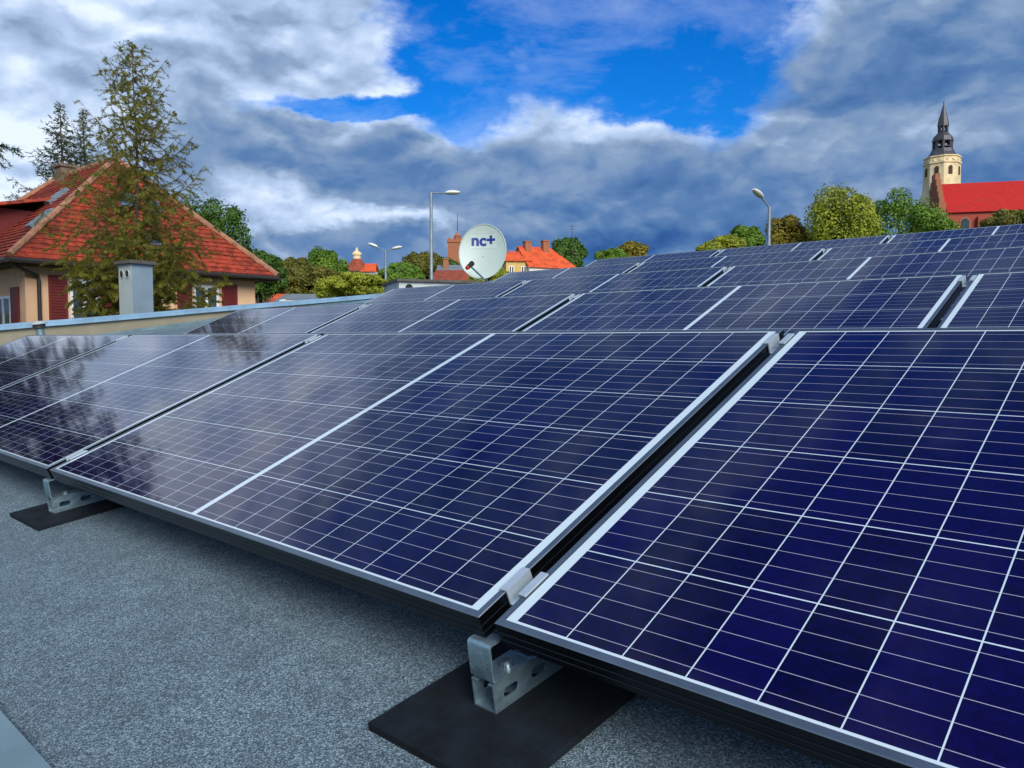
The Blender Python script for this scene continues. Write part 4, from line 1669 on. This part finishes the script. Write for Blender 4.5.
def street_lamp(label, u, v_top, Y, arms):
    """arms: list of (end column, end row, depth offset)"""
    c = at(u, v_top, Y)
    g = ground_z(c.x, Y)
    root = empty('street_lamp', T(c.x, c.y, g), label, 'street lamp', 'street lamps beyond the roof')
    H = c.z - g
    b = MB()
    b.lathe([(0.12, -0.2), (0.12, 0.9), (0.085, 0.95), (0.06, H - 0.1), (0.055, H)], 12)
    b.build('pole', M_lampgrey, root, smooth=True)
    for (ue, ve, rise, dy) in arms:
        e = at(ue, ve, Y + dy) - Vector((c.x, c.y, g))
        s = Vector((0, 0, H - 0.06))
        b = MB()
        d = e - s
        if rise:
            pts = [s - Vector((0, 0, 0.2)), s + Vector((0, 0, 0.02)) + d * 0.06, s.lerp(e, 0.35) + Vector((0, 0, rise * 0.4)), e]
        else:
            pts = [s - Vector((0, 0, 0.15)), s + Vector((0, 0, 0.03)), s + d * 0.1 + Vector((0, 0, 0.05)), e]
        b.tube(pts, 0.035, 8)
        arm = b.build('arm', M_lampgrey, root, smooth=True)
        b = MB()
        dirx = Vector((d.x, d.y, d.z * 0.7)).normalized()
        zq = Vector((0, 0, 1))
        yq = zq.cross(dirx).normalized()
        zq = dirx.cross(yq)
        m = Matrix(((dirx.x, yq.x, zq.x, e.x), (dirx.y, yq.y, zq.y, e.y), (dirx.z, yq.z, zq.z, e.z), (0, 0, 0, 1)))
        lamp_head(b, m @ T(-0.08, 0, 0.01))
        b.build('lamp_head', M_lampwhite, arm, smooth=True)


street_lamp('tall street lamp with one straight arm left of the satellite dish', 431, 192.5, 32, [(448, 193.2, 0, 0)])
street_lamp('street lamp with two arms above the trees between house and dish', 385.5, 250.5, 46, [(376, 246.6, 0.05, 0), (394, 248.8, 0.05, 0)])
street_lamp('street lamp with bent arm before the trees at right', 769.5, 207, 31, [(760.5, 196.5, 0.12, -0.3)])

# ------------------------------------------------------------------ trees
def build_trunk(rng, H, r0, limbs, root, name='trunk'):
    b = MB()
    n = 7
    pts, rad = [], []
    for i in range(n + 1):
        t = i / n
        pts.append((0.02 * H * math.sin(3 * t + rng.random()) * t, 0.02 * H * math.cos(2.3 * t) * t, -0.4 + (H + 0.4) * t))
        rad.append(r0 * (1 - 0.78 * t))
    b.tube(pts, rad, 9)
    for (e, z0) in limbs:
        s = Vector((0, 0, z0))
        e = Vector(e)
        m = s.lerp(e, 0.5) + Vector((0, 0, 0.12 * (e - s).length))
        b.tube([s, m, e], [r0 * 0.4, r0 * 0.22, r0 * 0.06], 6)
    b.build(name, M_bark, root, smooth=True)


def broad_tree(label, u, v_top, v_bot, half_px, Y, material, seed, group, shape=1.0, dens=1.0, leaf_px=2.4, name='broadleaf_tree', cat='tree'):
    """crown of many leaf clumps spread through its volume; size given by the picture columns it covers at distance Y"""
    rng = random.Random(seed)
    c = at(u, v_top, Y)
    g = ground_z(c.x, Y)
    H = c.z - g
    cb = max(0.6, at(u, v_bot, Y).z - g)
    rad = half_px * Y / F
    root = empty(name, T(c.x, Y, g), label, cat, group)
    lobes = []
    n = 36
    hh = (H - cb) / 2
    for i in range(n):
        th = rng.random() * 2 * PI
        zz = rng.uniform(-0.92, 0.86)
        rr = math.sqrt(max(0, 1 - abs(zz) ** (2.2 * shape))) * rng.uniform(0.50, 0.84)
        s = rng.uniform(0.22, 0.38)
        if i % 3 == 0:                                  # boughs that break the outline
            rr, s = rr * 1.22, s * 0.62
            zz *= 1.1
        lobes.append((Vector((rad * rr * math.cos(th), rad * rr * math.sin(th), cb + hh + hh * zz * 0.86 * rng.uniform(0.78, 1.08))), s * rad, s * hh * rng.uniform(0.8, 1.1)))
    lobes.append((Vector((0, 0, H - hh * 0.3)), rad * 0.26, hh * 0.28))
    lobes.append((Vector((0, 0, cb + hh)), rad * 0.62, hh * 0.7))
    lobes.append((Vector((rad * 0.3, -rad * 0.3, cb + hh * 1.25)), rad * 0.4, hh * 0.45))
    lobes.append((Vector((-rad * 0.3, -rad * 0.3, cb + hh * 1.2)), rad * 0.4, hh * 0.45))
    build_trunk(rng, H * 0.82, max(0.12, H * 0.022), [(l[0], H * rng.uniform(0.25, 0.5)) for l in lobes[:9]], root)
    b = MB()
    ls = leaf_px * Y / F
    for (p, rx, rz) in lobes:
        m = int(620 * dens * rng.uniform(0.8, 1.2))
        for _ in range(m):
            while True:
                q = Vector((rng.uniform(-1, 1), rng.uniform(-1, 1), rng.uniform(-1, 1)))
                if 0.1 < q.length < 1:
                    break
            q = q.normalized() * (q.length ** 0.45)
            if rng.random() < 0.12:
                q *= rng.uniform(1.05, 1.35)            # loose sprigs beyond the clump
            w = Vector((p.x + q.x * rx, p.y + q.y * rx, p.z + q.z * rz))
            nrm = (q + Vector((rng.gauss(0, 0.38), rng.gauss(0, 0.38), rng.gauss(0.25, 0.38)))).normalized()
            a = nrm.orthogonal().normalized()
            a.rotate(Quaternion(nrm, rng.random() * 6.28))
            e = nrm.cross(a)
            s = ls * rng.uniform(0.55, 1.25)
            o = len(b.v)
            b.v += [tuple(w - a * s * 0.5), tuple(w + e * s * 0.42 + nrm * s * 0.1), tuple(w + a * s * 0.6), tuple(w - e * s * 0.42 + nrm * s * 0.1)]
            b.f.append((o, o + 1, o + 2, o + 3))
            b.mi.append(0)
    b.build('crown', material, root)


G1 = leaf_mat('leaf_dark_green', (0.030, 0.080, 0.006), (0.095, 0.200, 0.014))
G2 = leaf_mat('leaf_mid_green', (0.055, 0.130, 0.008), (0.170, 0.300, 0.018))
G3 = leaf_mat('leaf_yellow_green', (0.125, 0.175, 0.008), (0.380, 0.410, 0.026))
G4 = leaf_mat('leaf_autumn_orange', (0.170, 0.105, 0.010), (0.420, 0.240, 0.025))
G8 = leaf_mat('leaf_golden_olive', (0.115, 0.105, 0.008), (0.330, 0.260, 0.022))
G5 = leaf_mat('leaf_olive', (0.075, 0.095, 0.008), (0.200, 0.180, 0.020))
G6 = leaf_mat('needle_olive', (0.095, 0.110, 0.010), (0.24, 0.225, 0.022), 2.5)
G7 = leaf_mat('needle_dark', (0.018, 0.045, 0.014), (0.050, 0.090, 0.022), 2.0)
GR = 'broadleaf trees beyond the roof'
TREES = [
    ('dark green tree rising behind the right end of the red tiled roof', 212, 196, 310, 38, 40, G1, 1.0),
    ('dark tree low beside the eave of the cream house', 262, 250, 300, 22, 52, G1, 1.0),
    ('round green tree with highest crown between house and lamp', 326, 249, 318, 24, 70, G2, 1.0),
    ('olive tree left of the round green tree', 290, 257, 305, 26, 76, G5, 1.0),
    ('brown-olive tree low in front of the round green tree', 312, 264, 305, 30, 60, G5, 1.0),
    ('bright yellow-green bush-like tree behind the parapet', 355, 272, 305, 34, 44, G3, 1.2),
    ('mid green tree behind the two-arm lamp', 400, 262, 295, 26, 95, G2, 1.0),
    ('olive tree right of the two-arm lamp, below the single-arm lamp', 424, 252, 290, 22, 115, G5, 1.0),
    ('dark tree between lamp and brick tower', 441, 257, 290, 18, 130, G1, 1.0),
    ('dark green tree behind the orange-roofed house', 566, 237, 285, 21, 125, G1, 1.0),
    ('low plain green tree just left of the small golden tree above the rear panels', 612, 248, 280, 18, 100, G2, 1.0),
    ('small golden olive tree above the rear panels, right of the orange-roofed house', 633, 241, 280, 17, 102, G8, 1.0),
    ('low yellow-green tree above the panels left of the bent-arm lamp', 722, 236, 270, 24, 80, G3, 1.0),
    ('green tree with round top left of the bent-arm lamp', 745, 226, 265, 20, 84, G2, 1.0),
    ('golden olive tree beside the bent-arm lamp', 786, 216, 280, 26, 74, G8, 1.0),
    ('tall yellow-green tree right of the bent-arm lamp', 838, 184, 300, 42, 70, G3, 0.8),
    ('big dark green tree in front of the church tower', 899, 186, 290, 50, 84, G2, 0.9),
    ('olive bush at the foot of the church wall', 938, 219, 255, 22, 92, G3, 1.0),
    ('rusty olive shrub in front of the church wall at the right edge', 1012, 210, 250, 30, 96, G5, 1.0),
    ('yellow-green shrub behind the satellite dish', 492, 267, 290, 22, 60, G3, 1.0),
]
for i, (lab, u, vt, vb, hp, Y, mt, sh) in enumerate(TREES):
    broad_tree(lab, u, vt, vb, hp, Y, mt, 100 + i, GR, sh)


def needle_tree(name, label, base, H, profile, material, seed, n_br, droop, z_start, needle, per_m, group=None, upturn=0.35, r0=0.14, pw=0.92, low=0.0):
    """conifer: tapered trunk, limbs in loose whorls, hanging twigs set with needle tufts. profile(t) gives the limb length at height share t"""
    rng = random.Random(seed)
    root = empty(name, T(base), label, 'tree', group)
    b = MB()
    b.tube([(0.03 * math.sin(i), 0.03 * math.cos(1.7 * i), -0.3 + (H + 0.25) * i / 10) for i in range(11)],
           [r0 * (1 - 0.93 * i / 10) for i in range(11)], 9)
    b.build('trunk', M_bark, root, smooth=True)
    bl, fo = MB(), MB()

    def tuft(p, d, s):
        a = d.orthogonal().normalized()
        a.rotate(Quaternion(d, rng.random() * 6.28))
        tip = p + (d * 0.5 + a * 0.8).normalized() * s
        w = d.cross(a) * (s * 0.13)
        o = len(fo.v)
        fo.v += [tuple(p - w), tuple(p + w), tuple(tip)]
        fo.f.append((o, o + 1, o + 2))
        fo.mi.append(0)
    for i in range(n_br):
        t = (i + rng.random()) / n_br
        z = z_start + (H - z_start) * (t ** pw)
        lush = 1 + low * max(0, 1 - 1.9 * t) 
        th = i * 2.39996 + rng.uniform(-0.5, 0.5)
        ln = profile((z - z_start) / (H - z_start)) * rng.uniform(0.55, 1.08)
        if ln < 0.05:
            ln = 0.05
        h = Vector((math.cos(th), math.sin(th), 0))
        pts = []
        m = 7
        dr = droop * rng.uniform(0.6, 1.3)
        for k in range(m + 1):
            q = k / m
            pts.append(Vector((0, 0, z)) + h * (ln * q) + Vector((rng.gauss(0, 0.015), rng.gauss(0, 0.015), ln * (-dr * math.sin(q * PI * 0.75) + upturn * q * q))))
        r = 0.35 * r0 * (0.15 + 0.2 * ln)
        bl.tube(pts, [r * (1 - 0.85 * k / m) for k in range(m + 1)], 5)
        # twigs
        nt = max(3, int(ln * 9))
        for j in range(nt):
            q = 0.12 + 0.88 * (j + rng.random()) / nt
            f = q * m
            k = min(m - 1, int(f))
            s = pts[k].lerp(pts[k + 1], f - k)
            side = h.cross(Vector((0, 0, 1))) * (1 if j % 2 else -1)
            tl = (0.16 + 0.34 * ln * (1 - 0.6 * q)) * rng.uniform(0.5, 1.1)
            tv = (h * rng.uniform(0.3, 0.8) + side * rng.uniform(0.2, 0.9) + Vector((0, 0, rng.uniform(-0.8, 0.25)))).normalized()
            e = s + tv * tl + Vector((0, 0, -0.1 * tl))
            bl.tube([s, s.lerp(e, 0.5) + Vector((0, 0, 0.03 * tl)), e], [0.006, 0.004, 0.002], 3)
            c_ = max(3, int(lush * tl * per_m * rng.uniform(0.5, 1.2)))
            for _ in range(c_):
                w = rng.random()
                tuft(s.lerp(e, w) + Vector((rng.gauss(0, 0.012), rng.gauss(0, 0.012), rng.gauss(0, 0.012))), tv, needle * rng.uniform(0.6, 1.3))
        for _ in range(int(ln * per_m * 0.8)):
            w = rng.uniform(0.1, 1) * m
            k = min(m - 1, int(w))
            tuft(pts[k].lerp(pts[k + 1], w - k), h, needle * rng.uniform(0.6, 1.2))
    bl.build('branches', M_bark, root)
    fo.build('foliage', material, root)


def build_conifers():
    # larch before the house
    Y = 18.0
    top = at(132.5, 42, Y)
    H = top.z

    def prof(t):                                     # t 0 at lowest limb .. 1 at tip
        if t > 0.93:
            return 0.6 * (1 - t) / 0.07 + 0.10
        if t < 0.18:
            return 1.25 + 3.2 * t
        return min(1.8, 0.52 + (1 - t) * 2.05)
    needle_tree('larch_tree', 'tall sparse olive larch in front of the red tiled roof', (top.x, Y, 0), H, prof, G6, 5, 225, 0.30, 3.0, 0.058, 200, None, 0.55, 0.085, 1.2, 4.2)
    # two spruces behind the house
    for (u, v, s, lab) in ((60, 102, 7, 'taller dark spruce left of the larch behind the roof'), (83, 109, 8, 'slimmer dark spruce between the tall spruce and the larch')):
        Y = 42.0
        c = at(u, v, Y)
        k = 1.0 if s == 7 else 0.75
        needle_tree('spruce_tree', lab, (c.x, Y, 0), c.z, lambda t, k=k: k * (0.10 + 6.6 * (1 - t)), G7, s, 230, 0.28, 2.0, 0.17, 26, 'dark spruces behind the house', 0.25, 0.2)
    # pine at the left edge, only a bough of it in the picture
    Y = 17.0
    base = at(-132, 343, Y)

    def pprof(t):
        return (1.7 if t < 0.75 else 5.2 * (1 - t) + 0.4) + 1.6 * math.exp(-((t - 0.455) / 0.05) ** 2)
    needle_tree('pine_tree', 'pine whose dark bough enters at the left edge', (base.x, Y, 0), 13.0, pprof, G7, 12, 190, 0.06, 3.0, 0.11, 110, None, 0.2, 0.16)

build_conifers()
